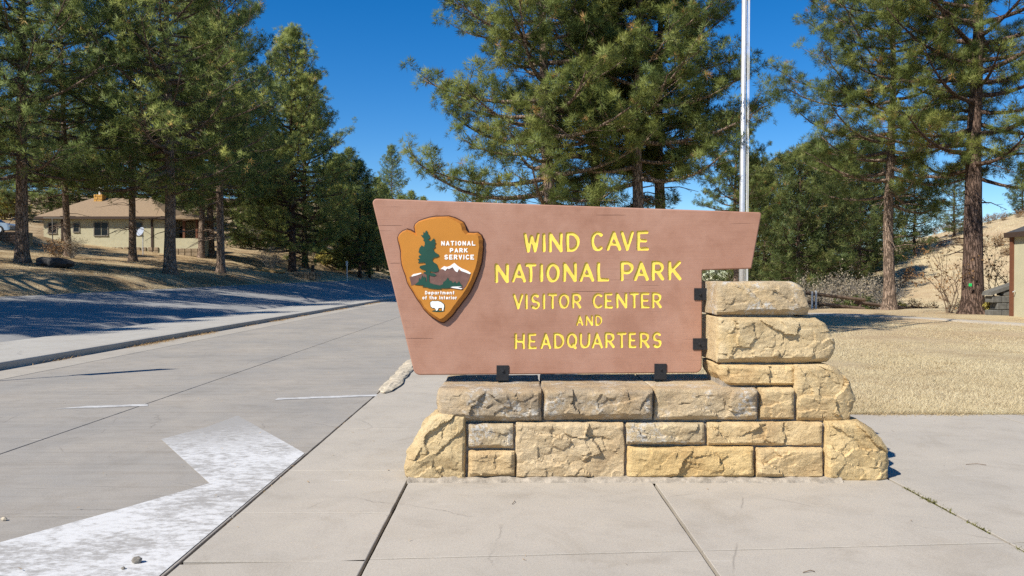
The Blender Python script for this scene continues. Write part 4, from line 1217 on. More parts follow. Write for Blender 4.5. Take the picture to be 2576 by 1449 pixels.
# ------------------------------------------------------------------ shrubs
def make_shrub(seed, r, hh, stems, depth, twig, leaf=None, nleaf=0, lsz=.05, thick=.022):
    rs = random.Random(seed); tw = MB(); tips = []
    def grow(p, d, L, rad, lev):
        n = 3; pts = [p]
        for k in range(n):
            d = (d + Vector((rs.gauss(0, .22), rs.gauss(0, .22), rs.gauss(.03, .16)))).normalized()
            p = p + d * (L / n); pts.append(p)
        tw.tube(pts, [rad, rad * .85, rad * .7, rad * .5], 4 if lev < 2 else 3, False)
        for q in pts[1:]: tips.append(q)
        if lev < depth:
            for _ in range(rs.choice((2, 3, 3))):
                k = rs.choice((1, 2, 3, 3)); nd = (d + Vector((rs.gauss(0, .6), rs.gauss(0, .6), rs.gauss(.1, .4)))).normalized()
                grow(pts[k], nd, L * rs.uniform(.55, .8), rad * .58, lev + 1)
    for s in range(stems):
        a = rs.uniform(0, 6.28); f = rs.uniform(.1, .9)
        d = Vector((math.cos(a) * f * r / hh, math.sin(a) * f * r / hh, 1)).normalized()
        grow(Vector((math.cos(a) * .15 * r * f, math.sin(a) * .15 * r * f, -.1)), d, hh * .42, thick, 0)
    T = TreeMesh(); T.stems = mesh('stems', tw.V, tw.F, M[twig], True); T.leaves = None
    if leaf:
        V = []; F = []
        for i in range(nleaf):
            p = rs.choice(tips) + Vector((rs.gauss(0, .06), rs.gauss(0, .06), rs.gauss(0, .06)))
            a = Vector((rs.gauss(0, 1), rs.gauss(0, 1), rs.gauss(0, 1))).normalized(); b = a.cross(Vector((rs.gauss(0, 1), rs.gauss(0, 1), 1))).normalized()
            s_ = lsz * rs.uniform(.6, 1.3); n = len(V)
            V += [p - a * s_, p + b * s_ * .5, p + a * s_, p - b * s_ * .5]; F.append((n, n + 1, n + 2, n + 3))
        T.leaves = mesh('leaves', V, F, M[leaf])
    return T
def shrub(T, loc, label, rot=0, s=1.0, group=None, name='shrub', cat='shrub'):
    e = empty(name, loc, label, cat, group); e.rotation_euler = (0, 0, rot); e.scale = (s, s, s)
    obj('stems', T.stems, e)
    if T.leaves: obj('leaves', T.leaves, e)
    return e
SB = [make_shrub(201, 1.7, 3.0, 13, 4, 'twig_grey', 'leaf_pale', 1600, .06, .03), make_shrub(202, 1.9, 3.2, 13, 4, 'twig_grey', 'leaf_pale', 1400, .06, .03)]
SR = make_shrub(203, 1.0, 3.4, 5, 4, 'twig_brown', 'leaf_brown', 500, .06, .03)
SY = [make_shrub(204, 1.0, 1.3, 12, 3, 'twig_brown', 'leaf_yellow', 2600, .06, .012), make_shrub(205, 1.2, 1.5, 12, 3, 'twig_brown', 'leaf_green', 2600, .06, .012)]
SD = make_shrub(206, .9, 1.2, 14, 3, 'twig_brown', 'leaf_brown', 500, .05, .012)
SRD = make_shrub(207, 1.0, 1.6, 12, 3, 'twig_brown', 'leaf_russet', 2400, .07, .012)
gb = 'bare shrubs along the fence'
for (u, Y, k, s, r_, lab) in [(1975, 50, 0, 1.0, 0, 'bare grey shrub nearest the pillar top, left of the others'), (2035, 48, 1, 1.05, 1, 'bare grey shrub directly above the pipe posts of the fence'), (2085, 50, 0, 1.15, 2, 'bare grey shrub with pale upright limbs in the middle of the row'),
                              (2130, 49, 1, 1.15, 3.3, 'tallest bare grey shrub of the row, left of the sunlit trunk'), (2178, 48, 0, 1.1, 4.4, 'bare grey shrub whose limbs lean towards the sunlit trunk'), (2215, 51, 1, 1.05, 5, 'bare grey shrub half hidden behind the sunlit trunk')]:
    shrub(SB[k], gpos(u, Y), lab, r_, s, gb, 'bare_shrub')
shrub(SR, gpos(2385, 33.5), 'tall bare brown shrub with few dry leaves left of the dark trunk', .5, 1.0, None, 'bare_shrub')
shrub(SR, gpos(2520, 34), 'brown leafed bare shrub between the dark trunk and the shed', 2.5, 1.0, None, 'bare_shrub')
gy = 'yellow shrubs along the fence'
for (u, Y, k, s, r_, lab) in [(2150, 43, 1, 1.0, 0, 'olive yellow shrub behind the rail fence left of the sunlit trunk'), (2272, 41.5, 0, .6, 1, 'bright yellow leafed shrub just right of the sunlit trunk base'), (2325, 42.5, 0, .5, 2, 'smaller yellow shrub behind the low rail'),
                              (2492, 32.0, 0, .55, 3, 'small yellow leafed sprout at the dark trunk foot')]:
    shrub(SY[k], gpos(u, Y), lab, r_, s, gy)
gd = 'dry weeds behind the fence'
for i, u in enumerate([2060, 2100, 2185, 2300, 2345, 2400, 2425]):
    shrub(SD, gpos(u, 40.5 + (i % 3) * 1.5), 'low dry weed clump under the rail fence', i * 1.1, .7 + .1 * (i % 3), gd, 'dry_weed', 'weed')
shrub(SD, gpos(148, 54), 'dry pale shrub left of the leaning pine foot', 0, 1.3, None, 'dry_shrub')
shrub(SB[0], gpos(183, 55), 'bare grey twigs around the leaning pine foot', 2, .55, None, 'bare_shrub')
shrub(SB[1], gpos(680, 70), 'bare sapling shrub on a dirt mound left of the dark conical pine', 1, .75, None, 'bare_shrub')
shrub(SY[0], gpos(818, 92), 'yellow bush under the pines at the road bend', 1, 1.5, None, 'yellow_bush', 'bush')
shrub(SY[0], gpos(12, 95), 'yellow bush behind the parked car', 3, 3.0, None, 'yellow_bush', 'bush')
shrub(SRD, gpos(480, 84), 'russet bush behind the porch', 1, 1.8, None, 'russet_bush', 'bush')
for i, (u, Y) in enumerate([(610, 88), (650, 90), (700, 92), (760, 94), (870, 92)]):
    shrub((SY[1], SB[0], SY[1], SB[1], SY[1])[i], gpos(u, Y), ['green undergrowth bush right of the pale straight trunk', 'bare undergrowth bush left of the sapling mound', 'green undergrowth bush behind the bare sapling', 'bare undergrowth bush behind the dark conical pine foot', 'green undergrowth bush at the road bend near the marker post'][i], i, (1.6, 1.0, 1.8, 1.0, 2.0)[i], 'undergrowth right of the house', 'undergrowth_bush', 'bush')
# scrub on the far hill
for i in range(26):
    u = 2270 + (i * 53) % 330; Y = 70 + (i * 17) % 40
    p = gpos(u, Y)
    shrub(SD, p, 'dry brush tuft on the sunlit hillside', i, .9 + .5 * ((i * 7) % 5) / 5, 'brush on the hillside', 'dry_brush', 'brush')

# ------------------------------------------------------------------ rail fence
fen = empty('rail_fence', gpos(2040, 39), 'brown wooden rail fence with metal pipe posts below the bare shrubs', 'fence')
def rail(u0, v0, Y0, u1, v1, Y1, r=.085):
    MB().tube([at(u0, v0, Y0), at((u0 + u1) / 2, (v0 + v1) / 2 + .3, (Y0 + Y1) / 2), at(u1, v1, Y1)], r, 8).build('rail', M['wood_rail'], fen)
rail(1990, 732, 39.0, 2176, 755, 39.6); rail(1990, 756, 39.0, 2174, 777, 39.6)
rail(2150, 760, 39.7, 2300, 778, 41.0); rail(2148, 779, 39.7, 2208, 784, 40)
rail(2292, 773, 41.0, 2445, 791, 42.0)
def post(u, Y, v0, r, mat, name='post'):
    a = at(u, v0, Y); MB().tube([(a.x, a.y, h(a.x, a.y) - .3), a], r, 8).build(name, mat, fen)
post(2043, 38.8, 733, .05, M['galvanised'], 'pipe_post'); post(2053, 38.7, 731, .05, M['galvanised'], 'pipe_post')
post(2163, 39.7, 754, .09, M['wood_rail']); post(2302, 41.1, 772, .09, M['wood_rail'])

# ------------------------------------------------------------------ shed at the right edge
SY1 = 30.6
sp = gpos(2543, SY1)
shed = empty('shed', sp, 'pale yellow stucco shed with brown corner board and dark roof at right edge', 'shed')
z0 = sp.z - .1; zt = at(2543, 594, SY1).z
x0 = sp.x
MB().box(x0 + .02, x0 + 6, SY1 - 9, SY1 - .05, z0, zt).build('wall', M['stucco'], shed)
MB().box(x0 - .06, x0 + .05, SY1 - .16, SY1, z0, zt).build('corner_board', M['trim_brown'], shed)
MB().tube([(x0 - .12, SY1 - .3, z0 + 1.05), (x0 - .02, SY1 - .3, z0 + 1.1)], .02, 6).build('hose_tap', M['galvanised'], shed)
m = MB(); e = .16
A = [(x0 - e, SY1 - 9 - e, zt), (x0 + 6.3, SY1 - 9 - e, zt), (x0 + 6.3, SY1 + e, zt), (x0 - e, SY1 + e, zt), (x0 + 3.0, SY1 - 6, zt + 1.7), (x0 + 3.0, SY1 - 3, zt + 1.7)]
A2 = [(p[0], p[1], p[2] + .12) for p in A]
m.add(A2, [(0, 1, 4), (1, 2, 5, 4), (2, 3, 5), (3, 0, 4, 5)]); m.add(A[:4], [(3, 2, 1, 0)])
m.build('roof', M['dark_roof'], shed)
m = MB(); m.box(x0 - e - .03, x0 - e, SY1 - 9 - e, SY1 + e, zt - .06, zt + .13); m.box(x0 - e, x0 + 6.3, SY1 + e, SY1 + e + .03, zt - .06, zt + .13)
m.build('fascia', M['trim_dark'], shed)
bs = empty('block_steps', gpos(2518, 31.3), 'grey concrete block stack with sloping top against the shed corner', 'block stack')
b0 = gpos(2518, 31.3)
for r_ in range(4):
    for k in range(2 if r_ < 3 else 1):
        xx = b0.x - .45 + k * .40 + (.2 if r_ % 2 else 0) + (.25 if r_ == 3 else 0)
        MB().cbox(xx, xx + .385, b0.y - .2, b0.y + .3, b0.z + r_ * .27 - .02, b0.z + r_ * .27 + .235, .02).build('block', M['block_grey'], bs)
m = MB(); m.prism([(b0.x - .55, b0.y - .25, b0.z + .80), (b0.x + .1, b0.y - .25, b0.z + 1.02), (b0.x + .75, b0.y - .25, b0.z + 1.22), (b0.x + .75, b0.y - .25, b0.z + 1.38), (b0.x + .1, b0.y - .25, b0.z + 1.16), (b0.x - .5, b0.y - .25, b0.z + .95)], (0, .6, 0)); m.build('cap_stone', M['block_grey'], bs)
tg = at(2441, 717, 32.0)
MB().cbox(tg.x - .06, tg.x + .06, 31.98, 32.02, tg.z - .06, tg.z + .06, .01).build('tree_tag', M['green_tag'])
o = bpy.data.objects['tree_tag']; tag(o, 'small bright green tag on the dark trunk beside the shed', 'tag')

# ------------------------------------------------------------------ house
HY = 70.0
hp = Vector((at(260, 620, HY).x, HY, 3.4))
house = empty('house', hp, 'cream stucco bungalow with brown hip roof behind the pines', 'house')
hx0, hx1 = at(110, 600, HY).x, at(414, 600, HY).x
zeave = at(260, 549, HY).z; zb = 2.6
MB().box(hx0, hx1, HY, HY + 7, zb, zeave).build('wall', M['stucco'], house)
zf = at(400, 620, HY).z
for i in range(26):
    w_ = (hx1 + 3.2 - hx0) / 26; a = hx0 + i * w_
    if a + w_ > hx1: break
    for r_ in range(2):
        MB().cbox(a + .02 + (.1 if r_ else 0), a + w_ - .02, HY - .10, HY - .003, zf - .75 + r_ * .36, zf - .42 + r_ * .36, .03).build('foundation_stone', M['foundation_stone'], house)
e = .5
rz = at(300, 503, HY + 4.5).z; rx0, rx1 = at(232, 505, HY + 4.5).x, at(380, 505, HY + 4.5).x
A = [(hx0 - e, HY - e, zeave - .05), (hx1 + e, HY - e, zeave - .05), (hx1 + e, HY + 8 + e, zeave - .05), (hx0 - e, HY + 8 + e, zeave - .05), (rx0, HY + 4.5, rz), (rx1, HY + 4.5, rz)]
m = MB(); m.add([(p[0], p[1], p[2] + .16) for p in A], [(0, 1, 5, 4), (1, 2, 5), (2, 3, 4, 5), (3, 0, 4)]); m.add(A[:4], [(3, 2, 1, 0)])
roof = m.build('roof', M['roof_shingle'], house)
m = MB(); m.box(hx0 - e, hx1 + e, HY - e - .03, HY - e, zeave - .10, zeave + .12); m.box(hx0 - e - .03, hx0 - e, HY - e, HY + 9, zeave - .10, zeave + .12); m.build('fascia', M['trim_dark'], house)
# chimney of coursed stones
ca, cb_ = at(241, 512, HY + 4), at(263, 490, HY + 4)
zc0 = rz - 1.0
ch = MB(); ch.box(ca.x + .04, cb_.x - .04, HY + 3.64, HY + 4.36, zc0, cb_.z - .02); chim = ch.build('chimney', M['mortar'], roof)
nrow = 6
for r_ in range(nrow):
    za = zc0 + (cb_.z - zc0) * r_ / nrow; zb2 = zc0 + (cb_.z - zc0) * (r_ + 1) / nrow
    sp_ = .42 + .16 * ((r_ * 37) % 5 - 2) / 2
    xm = ca.x + (cb_.x - ca.x) * sp_
    for xa, xb in ((ca.x, xm), (xm, cb_.x)):
        MB().cbox(xa + .012, xb - .012, HY + 3.6, HY + 4.4, za + .012, zb2 - .012, .03).build('chimney_stone', M['chimney_stone'], roof)
cx = (ca.x + cb_.x) / 2
m = MB(); m.tube([(cx, HY + 4, cb_.z - .05), (cx, HY + 4, cb_.z + .5)], .12, 10); m.tube([(cx - .35, HY + 4, cb_.z + .42), (cx - .15, HY + 4, cb_.z + .66), (cx + .15, HY + 4, cb_.z + .66), (cx + .35, HY + 4, cb_.z + .42)], .10, 8)
m.build('chimney_cowl', M['white_metal'], roof)
def window(u0, u1, v0, v1, Y, mull=0):
    a = at(u0, v1, Y); b = at(u1, v0, Y)
    f = MB(); t_ = .07
    f.box(a.x - t_, b.x + t_, Y - .06, Y - .002, b.z, b.z + t_).box(a.x - t_, b.x + t_, Y - .09, Y - .002, a.z - t_, a.z).box(a.x - t_, a.x, Y - .055, Y - .002, a.z, b.z).box(b.x, b.x + t_, Y - .055, Y - .002, a.z, b.z)
    w_ = f.build('window', M['window_frame'], house)
    n = mull + 1
    for k in range(n):
        xa = a.x + (b.x - a.x) * k / n; xb = a.x + (b.x - a.x) * (k + 1) / n
        zm = (a.z + b.z) / 2
        MB().box(xa + .03, xb - .03, Y - .022, Y - .006, a.z + .02, zm - .02).build('pane', M['glass'], w_)
        MB().box(xa + .03, xb - .03, Y - .030, Y - .006, zm + .02, b.z - .02).build('pane', M['glass'], w_)
window(123, 142, 562, 586, HY); window(186, 199, 562, 583, HY); window(238, 271, 560, 592, HY, 1); window(343, 357, 560, 590, HY)
MB().box(at(157, 600, HY).x - .08, at(157, 600, HY).x + .08, HY - .09, HY - .003, zb + .9, zeave - .12).build('downpipe', M['trim_dark'], house)
MB().box(at(383, 600, HY).x - .08, at(383, 600, HY).x + .08, HY - .09, HY - .003, zb, zeave - .12).build('downpipe', M['trim_dark'], house)
# porch
px0, px1 = hx1, at(496, 600, HY).x
zpw = at(455, 599, HY).z
MB().box(px0 + .02, px1, HY + .2, HY + .45, zb, zpw).build('porch_wall', M['stucco'], house)
MB().box(px1 - .25, px1, HY + .46, HY + 3.2, zb, zpw - .03).build('porch_wall', M['stucco'], house)
for i in range(5):
    a = px0 + .05 + i * (px1 - px0 - .05) / 5
    for r_ in range(2):
        MB().cbox(a + .02, a + (px1 - px0) / 5 - .03, HY + .10, HY + .197, zf - .85 + r_ * .36, zf - .52 + r_ * .36, .03).build('foundation_stone', M['foundation_stone'], house)
for xx in (px0 + .55, px1 - .15, px0 + (px1 - px0) * .55):
    MB().box(xx - .09, xx + .09, HY + .26, HY + .42, zpw, zeave - .1).build('porch_post', M['trim_brown'], house)
MB().box(px0 + .01, px0 + 2.1, HY + 3.2, HY + 4.2, zb, zeave - .06).build('porch_back_wall', M['stucco'], house)
def door(u0, u1, v0, v1, Y):
    a = at(u0, v1, Y); b = at(u1, v0, Y)
    f = MB().box(a.x, b.x, Y - .05, Y - .003, a.z, b.z).build('door', M['trim_dark'], house)
    MB().box(a.x + .12, b.x - .12, Y - .06, Y - .052, (a.z + b.z) / 2, b.z - .15).build('pane', M['glass'], f)
door(452, 466, 570, 605, HY + 3.2); window(424, 440, 560, 590, HY + 3.2)
m = MB(); zz = zeave - .1
m.add([(px0 + .3, HY - .3, zz), (px1 + .3, HY - .3, zz), (px1 + .3, HY + 4, zz), (px0 + .3, HY + 4, zz), (px0 + .3, HY - .3, zz + .14), (px1 + .3, HY - .3, zz + .14), (px1 + .3, HY + 4, zz + .4), (px0 + .3, HY + 4, zz + .8)],
      [(3, 2, 1, 0), (4, 5, 6, 7), (0, 1, 5, 4), (1, 2, 6, 5), (2, 3, 7, 6), (3, 0, 4, 7)])
m.build('porch_roof', M['roof_shingle'], house)

# satellite dish
dp = gpos(360, 66.5)
dish = empty('satellite_dish', dp, 'small grey satellite dish on a thin pole in front of the house', 'satellite dish')
dc = at(355, 583, 66.5)
MB().tube([dp + Vector((0, 0, -.2)), Vector((dc.x + .15, dc.y, dc.z - .3)), Vector((dc.x + .1, dc.y, dc.z))], .035, 6).build('pole', M['galvanised'], dish)
V = []; F = []
nrm = Vector((-.55, -.75, .36)).normalized(); e1 = nrm.cross(Vector((0, 0, 1))).normalized(); e2 = e1.cross(nrm)
for i in range(5):
    for k in range(16):
        q = k * math.pi / 8; r_ = .46 * i / 4 + .001
        V.append(dc + (e1 * math.cos(q) * 1.1 + e2 * math.sin(q) * .85) * r_ + nrm * (.35 * r_ * r_))
for i in range(4):
    for k in range(16): F.append((i * 16 + k, i * 16 + (k + 1) % 16, i * 16 + 16 + (k + 1) % 16, i * 16 + 16 + k))
m = MB(); m.add(V, F); dd = m.build('dish', M['dish_grey'], dish, True)
MB().tube([dc - e2 * .35, dc + nrm * .45], .02, 5).build('feed_arm', M['galvanised'], dish)

# ------------------------------------------------------------------ boulder, retaining wall, car, posts
def boulder(name, loc, sx, sy, sz, seed, mat, label, cat='boulder', group=None, n=3):
    bm = bmesh.new(); bmesh.ops.create_icosphere(bm, subdivisions=n, radius=1)
    for v in bm.verts:
        f = 1 + .28 * fbm(v.co * 1.3 + Vector((seed, seed * 2, 0)), 4)
        c = v.co * f; c.z = max(c.z, -.45)
        v.co = Vector((c.x * sx, c.y * sy, c.z * sz))
    me = bpy.data.meshes.new(name); bm.to_mesh(me); bm.free(); me.materials.append(M[mat])
    o = obj(name, me, None, loc); tag(o, label, cat, group); return o
bp = hit(120, 672)
boulder('boulder', bp + Vector((0, .6, .18)), 1.05, .8, .42, 5, 'dark_rock', 'low dark rounded boulder on the shaded lawn right of the thick trunk')
# retaining wall of coursed stone
rp = gpos(20, 62)
ret = empty('retaining_wall', rp, 'reddish coursed stone retaining wall below the parked car', 'retaining wall')
rx0, rx1 = at(-60, 600, 62).x, at(63, 600, 62).x
zt_ = at(20, 583, 62).z; zb_ = h(rx1, 62) - .2
MB().box(rx0, rx1, 62.1, 63.0, zb_, zt_ - .03).build('mortar_core', M['mortar'], ret)
nr_ = 6; rs = random.Random(4)
for r_ in range(nr_):
    za = zb_ + (zt_ - zb_) * r_ / nr_; zz = zb_ + (zt_ - zb_) * (r_ + 1) / nr_
    x = rx0
    while x < rx1 - .1:
        w_ = min(rs.uniform(.35, .8), rx1 - x)
        MB().cbox(x + .01, x + w_ - .01, 61.98 + rs.uniform(0, .05), 62.3, za + .01, zz - .01, .03).build('stone', M['red_stone'], ret)
        x += w_
# parked car
cz = zt_ + .02
cy = 66.0
cxr = at(42, 570, cy).x
car = empty('parked_car', (cxr - 2.2, cy, cz), 'silver blue car parked above the stone wall at the left edge', 'car')
def carp(pts, y0, y1): m = MB(); m.prism([(cxr + x, y0, cz + z) for x, z in pts], (0, y1 - y0, 0)); return m
carp([(-4.6, .35), (-4.6, .85), (-4.4, .98), (-1.5, 1.0), (-.35, .86), (-.05, .70), (0, .40), (-.1, .3), (-4.5, .3)], cy - .88, cy + .88).build('body', M['car_paint'], car)
carp([(-4.2, .99), (-3.7, 1.50), (-2.3, 1.55), (-1.35, .995)], cy - .76, cy + .76).build('cabin', M['glass'], car)
carp([(-3.75, 1.49), (-3.6, 1.56), (-2.35, 1.60), (-2.2, 1.53)], cy - .74, cy + .74).build('roof', M['car_paint'], car)
carp([(-2.85, 1.0), (-2.85, 1.53), (-2.77, 1.53), (-2.77, 1.0)], cy - .775, cy - .74).build('door_pillar', M['car_paint'], car)
for wx in (-.85, -3.7):
    w_ = MB().tube([(cxr + wx, cy - .92, cz + .33), (cxr + wx, cy - .70, cz + .33)], .33, 18).build('wheel', M['tyre'], car)
    MB().tube([(cxr + wx, cy - .935, cz + .33), (cxr + wx, cy - .921, cz + .33)], .2, 12).build('rim', M['galvanised'], w_)
MB().box(cxr - .15, cxr - .01, cy - .885, cy - .5, cz + .58, cz + .70).build('headlight', M['white_metal'], car)
# handrail beside the car
hr = empty('handrail', gpos(48, 62.5), 'short white metal handrail in front of the parked car', 'handrail')
a, b, c = at(32, 553, 62.6), at(46, 548, 62.6), at(64, 560, 62.6)
MB().tube([a, b, c], .03, 6).build('rail', M['white_metal'], hr)
MB().tube([(b.x, b.y, zt_ - .1), b], .03, 6).build('post', M['white_metal'], hr)
# clothes-line pole between wall and house
cl = at(131, 610, 66)
cp = empty('clothesline_post', (cl.x - .3, 66.5, h(cl.x, 66)), 'thin pale T-shaped post left of the house', 'post')
q = at(132, 549, 66.5)
MB().tube([(q.x, 66.5, h(q.x, 66.5) - .2), q], .04, 6).build('pole', M['window_frame'], cp)
MB().tube([q + Vector((-.75, 0, .02)), q + Vector((1.1, 0, 0))], .035, 6).build('crossbar', M['window_frame'], cp)

# roadside posts
p = gpos(873, 78)
t1 = at(873, 657, 78)
mk_ = empty('marker_post', p, 'thin grey marker post at the roadside near the sign', 'post')
MB().tube([p + Vector((0, 0, -.1)), Vector((p.x, p.y, t1.z))], .045, 6).build('pole', M['galvanised'], mk_)
MB().cbox(p.x - .10, p.x + .10, p.y - .07, p.y - .05, t1.z - .45, t1.z, .01).build('plate', M['galvanised'], mk_)
p = gpos(787, 74); t1 = at(787, 672, 74)
o = MB().tube([p + Vector((0, 0, -.1)), Vector((p.x, p.y, t1.z + .1)), Vector((p.x, p.y, t1.z + .2))], [.16, .15, .10], 8).build('wooden_stake', M['trim_dark'])
tag(o, 'short dark wooden stake on the bank right of the dark conical pine', 'stake')
p = hit(766, 700) or gpos(766, 70)
cul = empty('stone_headwall', p, 'low dark stone headwall set in the bank beside the road', 'headwall')
for r_ in range(2):
    for k in range(5):
        MB().cbox(p.x - 1.2 + k * .5 + (.2 if r_ else 0), p.x - .74 + k * .5 + (.2 if r_ else 0), p.y - .1, p.y + .5, p.z - .1 + r_ * .34, p.z + .22 + r_ * .34, .04).build('stone', M['foundation_stone'], cul)
# dirt mound
boulder('dirt_mound', gpos(672, 69) + Vector((0, 0, .0)), 1.6, 1.2, .35, 9, 'litter', 'low brown mound of litter around the bare sapling', 'mound')

# signpost just left of the picture whose thin shadow crosses the driveway
spp = Vector((-9.14, 11.54, .139))
sg = empty('median_signpost', spp, 'metal signpost on the median beyond the left edge of the picture', 'signpost')
MB().tube([spp + Vector((0, 0, -.1)), spp + Vector((0, 0, 3.75))], .03, 6).build('post', M['galvanised'], sg)
MB().cbox(spp.x - .19, spp.x + .19, spp.y - .04, spp.y - .03, 2.55, 3.95, .01).build('sign_plate', M['white_metal'], sg)

# edging stones at the sidewalk corner
for i, (u, v, sx, sy, sz) in enumerate([(986, 972, .13, .80, .045), (1005, 952, .13, .60, .05), (1018, 938, .12, .70, .05), (1028, 927, .13, .70, .055), (1035, 918, .13, .80, .06)]):
    p = gp(u, v); p.x = max(min(p.x, -1.62), -1.86)
    boulder('edging_stone', Vector((p.x, p.y, .022)), sx, sy, sz, 20 + i, 'pale_rock',
            ['longest pale rough stone at the near tip of the sidewalk edging', 'second rough edging stone from the near tip', 'middle rough stone of the sidewalk edging', 'fourth rough edging stone, close to the sign corner', 'farthest rough edging stone behind the sign lower corner'][i], 'stone', 'rough stones edging the sidewalk', 3)
# pebble on the arrow
p = gp(345, 1418)
boulder('pebble', Vector((p.x, p.y, .02)), .028, .022, .024, 31, 'rock', 'small brown pebble lying on the white painted arrow', 'pebble', None, 2)
p = gp(310, 1434)
boulder('pebble', Vector((p.x, p.y, .01)), .012, .010, .010, 32, 'rock', 'tiny pebble chip below the larger one on the painted arrow', 'pebble', None, 2)
p = gp(10, 1310)
boulder('pebble', Vector((p.x, p.y, .012)), .02, .015, .014, 33, 'pale_rock', 'pale chip of stone at the left edge of the concrete drive', 'pebble', None, 2)

# ------------------------------------------------------------------ grass, litter, moss
def blades(name, P, hmin, hmax, w, mat, tlo, thi, flat_=.5, seed=1):
    nr = np.random.default_rng(seed); n = len(P)
    a = nr.uniform(0, 2 * np.pi, n); L = nr.uniform(hmin, hmax, n)
    ln = nr.uniform(.2, 1.0, n) * flat_ * 1.6
    D = np.stack([np.cos(a) * ln, np.sin(a) * ln, np.ones(n)], 1); D /= np.linalg.norm(D, axis=1)[:, None]
    b = nr.uniform(0, 2 * np.pi, n); S = np.stack([np.cos(b), np.sin(b), 0 * b], 1)
    W = (w * nr.uniform(.6, 1.3, n))[:, None]
    V = np.stack([P - S * W * .5, P + S * W * .5, P + D * L[:, None]], 1).reshape(-1, 3)
    me = mesh(name, V, np.arange(3 * n).reshape(-1, 3), M[mat])
    at_ = me.attributes.new('tint', 'FLOAT', 'FACE')
    patch = .5 + .2 * np.sin(P[:, 0] * 1.1 + 1) * np.sin(P[:, 1] * .8) + .18 * np.sin(P[:, 0] * 3.1 + 2 * np.sin(P[:, 1] * 1.7)) * np.sin(P[:, 1] * 2.7 + np.sin(P[:, 0] * 2.1)) + .14 * np.sin(P[:, 0] * 7.3 + 3 * np.sin(P[:, 1] * 3.1)) * np.sin(P[:, 1] * 6.1)
    at_.data.foreach_set('value', np.clip(tlo + (thi - tlo) * (.28 * nr.random(n) + .72 * patch), 0, 1).astype(np.float32))
    return obj(name, me)
n = 300000
yy = 9.36 + (nrand := rng.random(n)) ** 1.9 * 18
xx = 1.5 + rng.random(n) * (yy * .68)
P = np.stack([xx, yy, H(xx, yy) + .006], 1)
tag(blades('lawn_grass', P, .03, .085, .0065, 'grass', .15, .98, 1.5, 3), 'short dry straw coloured lawn beyond the sidewalk', 'grass', kind='stuff')
n = 2600
cx_ = 2 + rng.random(70) * 12; cy_ = 9.7 + rng.random(70) ** 1.6 * 14
kk_ = rng.integers(0, 70, n)
xx = cx_[kk_] + rng.normal(0, .10, n); yy = cy_[kk_] + rng.normal(0, .08, n)
P = np.stack([xx, yy, H(xx, yy) + .008], 1)
tag(blades('lawn_tufts', P, .05, .10, .012, 'grass', .0, .6, 1.1, 14), 'taller brown grass tufts scattered through the dry lawn', 'grass', kind='stuff')
n = 9000
xx = 2 + rng.random(n) * 8; yy = 9.44 + .04 * np.sin(xx * 7) + .06 * np.sin(xx * 2.3) - .10 * (rng.random(n) < .10) - np.abs(rng.normal(0, .07, n)) + np.abs(rng.normal(0, .10, n))
P = np.stack([xx, yy, np.full(n, .015)], 1)
tag(blades('edge_grass', P, .02, .06, .012, 'grass', .0, .45, 2.2, 4), 'brown dead grass fringe along the sidewalk edge', 'grass', kind='stuff')
n = 60000
yy = 24 + rng.random(n) * 60; xe = np.interp(yy, YE, XE); dd_ = rng.random(n) ** 1.5 * 20
xx = xe - dd_ - .02
P = np.stack([xx, yy, H(xx, yy) - .02], 1)
tag(blades('bank_grass', P, .05, .14, .03, 'grass', .05, .95, 1.4, 5), 'dry mown grass on the shaded bank and house lawn', 'grass', kind='stuff')
n = 26000
yy = 60 + rng.random(n) * 60; xx = 22 + rng.random(n) * 60
P = np.stack([xx, yy, H(xx, yy) - .03], 1)
tag(blades('hill_grass', P, .15, .40, .05, 'grass', .2, .95, .7, 6), 'tall dry grass on the sunlit hillside', 'grass', kind='stuff')
n = 14000
yy = 9 + rng.random(n) ** 1.6 * 50
cl_ = np.clip(np.sin(yy * 1.7) * .5 + np.sin(yy * .63 + 1) * .5 + .35, .03, 1)
xx = MED0 + .02 + np.abs(rng.normal(0, .07, n)) * (.5 + cl_ * 1.6)
keep = rng.random(n) < cl_
P = np.stack([xx, yy, np.full(n, .006)], 1)[keep]
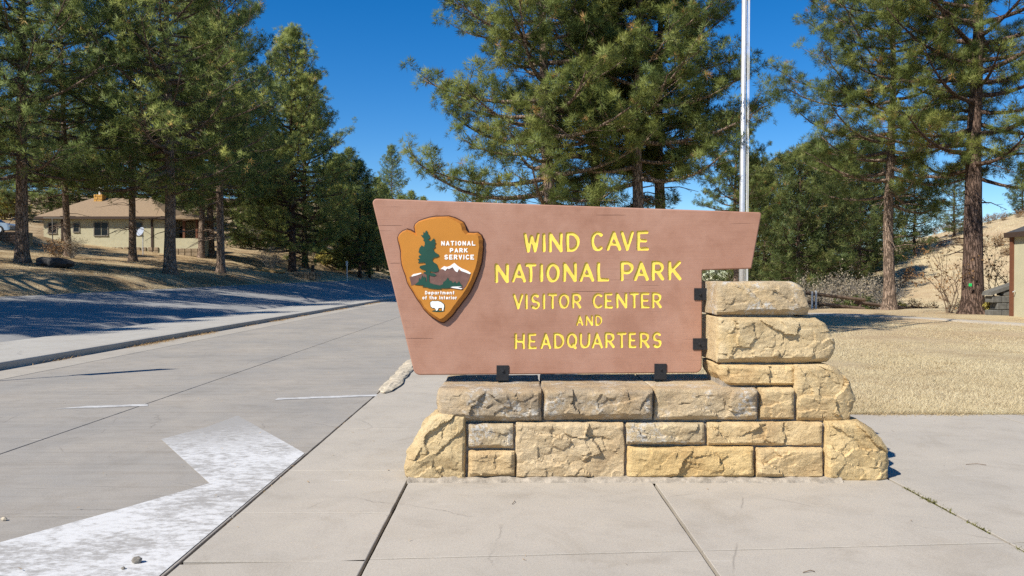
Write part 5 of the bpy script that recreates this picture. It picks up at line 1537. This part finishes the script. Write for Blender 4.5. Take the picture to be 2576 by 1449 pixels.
tag(blades('needle_litter', P, .05, .13, .010, 'litter', 0, 1, 3.2, 7), 'brown pine needle litter along the foot of the kerb', 'litter', kind='stuff')
n = 900
tt_ = rng.random(n); tt_ = np.where(np.sin(tt_ * 21) + np.sin(tt_ * 47) * .6 > -.1, tt_, .2 + .1 * tt_)
yy = 6.1 - tt_ * 1.5; xx = 2.98 + rng.normal(0, .012, n)
P = np.stack([xx, yy, np.full(n, -.004)], 1)
tag(blades('joint_moss', P, .02, .042, .014, 'moss', 0, 1, 1.5, 8), 'dry moss growing in the mossy sidewalk joint at lower right', 'moss', kind='stuff')
n = 700
yy = 2 + rng.random(n) * 11; xx = -1.862 + rng.normal(0, .012, n)
cl_ = np.sin(yy * 2.3) + np.sin(yy * 5.1) > .2
P = np.stack([xx, yy, np.full(n, -.012)], 1)[cl_]
tag(blades('joint_litter', P, .012, .04, .007, 'litter', 0, 1, 2.0, 9), 'dead grass bits in the joint between drive and sidewalk', 'litter', kind='stuff')
n = 420
yy = 3 + rng.random(n) ** 1.5 * 22; xx = -8 + rng.random(n) * (8 + np.minimum(yy * .6, 6))
ok_ = ~((xx > -1.0) & (xx < 3.4) & (yy > 6.1) & (yy < 7.4)) & ((yy < 9.2) | (xx < -.9))
P = np.stack([xx, yy, np.full(n, .019)], 1)[ok_]
tag(blades('pavement_debris', P, .015, .05, .010, 'litter', 0, 1, 9.0, 15), 'tiny brown needles and leaf flecks scattered over the pavement', 'litter', kind='stuff')
# fallen twigs on the sidewalk
for i, (u, v, L, a, lab) in enumerate([(1288, 1268, .09, 1.4, 'tiny curved twig on the sidewalk in front of the wall'), (2430, 1168, .16, -.15, 'thin pale twig on the sidewalk right of the wall'), (2020, 1440, .07, .2, 'short dark twig at the bottom of the sidewalk')]):
    p = gp(u, v, .017)
    d = Vector((math.cos(a), math.sin(a), 0)) * L
    o = MB().tube([p, p + d * .5 + Vector((.012, .01, .006)), p + d], .0025, 4).build('twig', M['twig_brown'])
    tag(o, lab, 'twig')
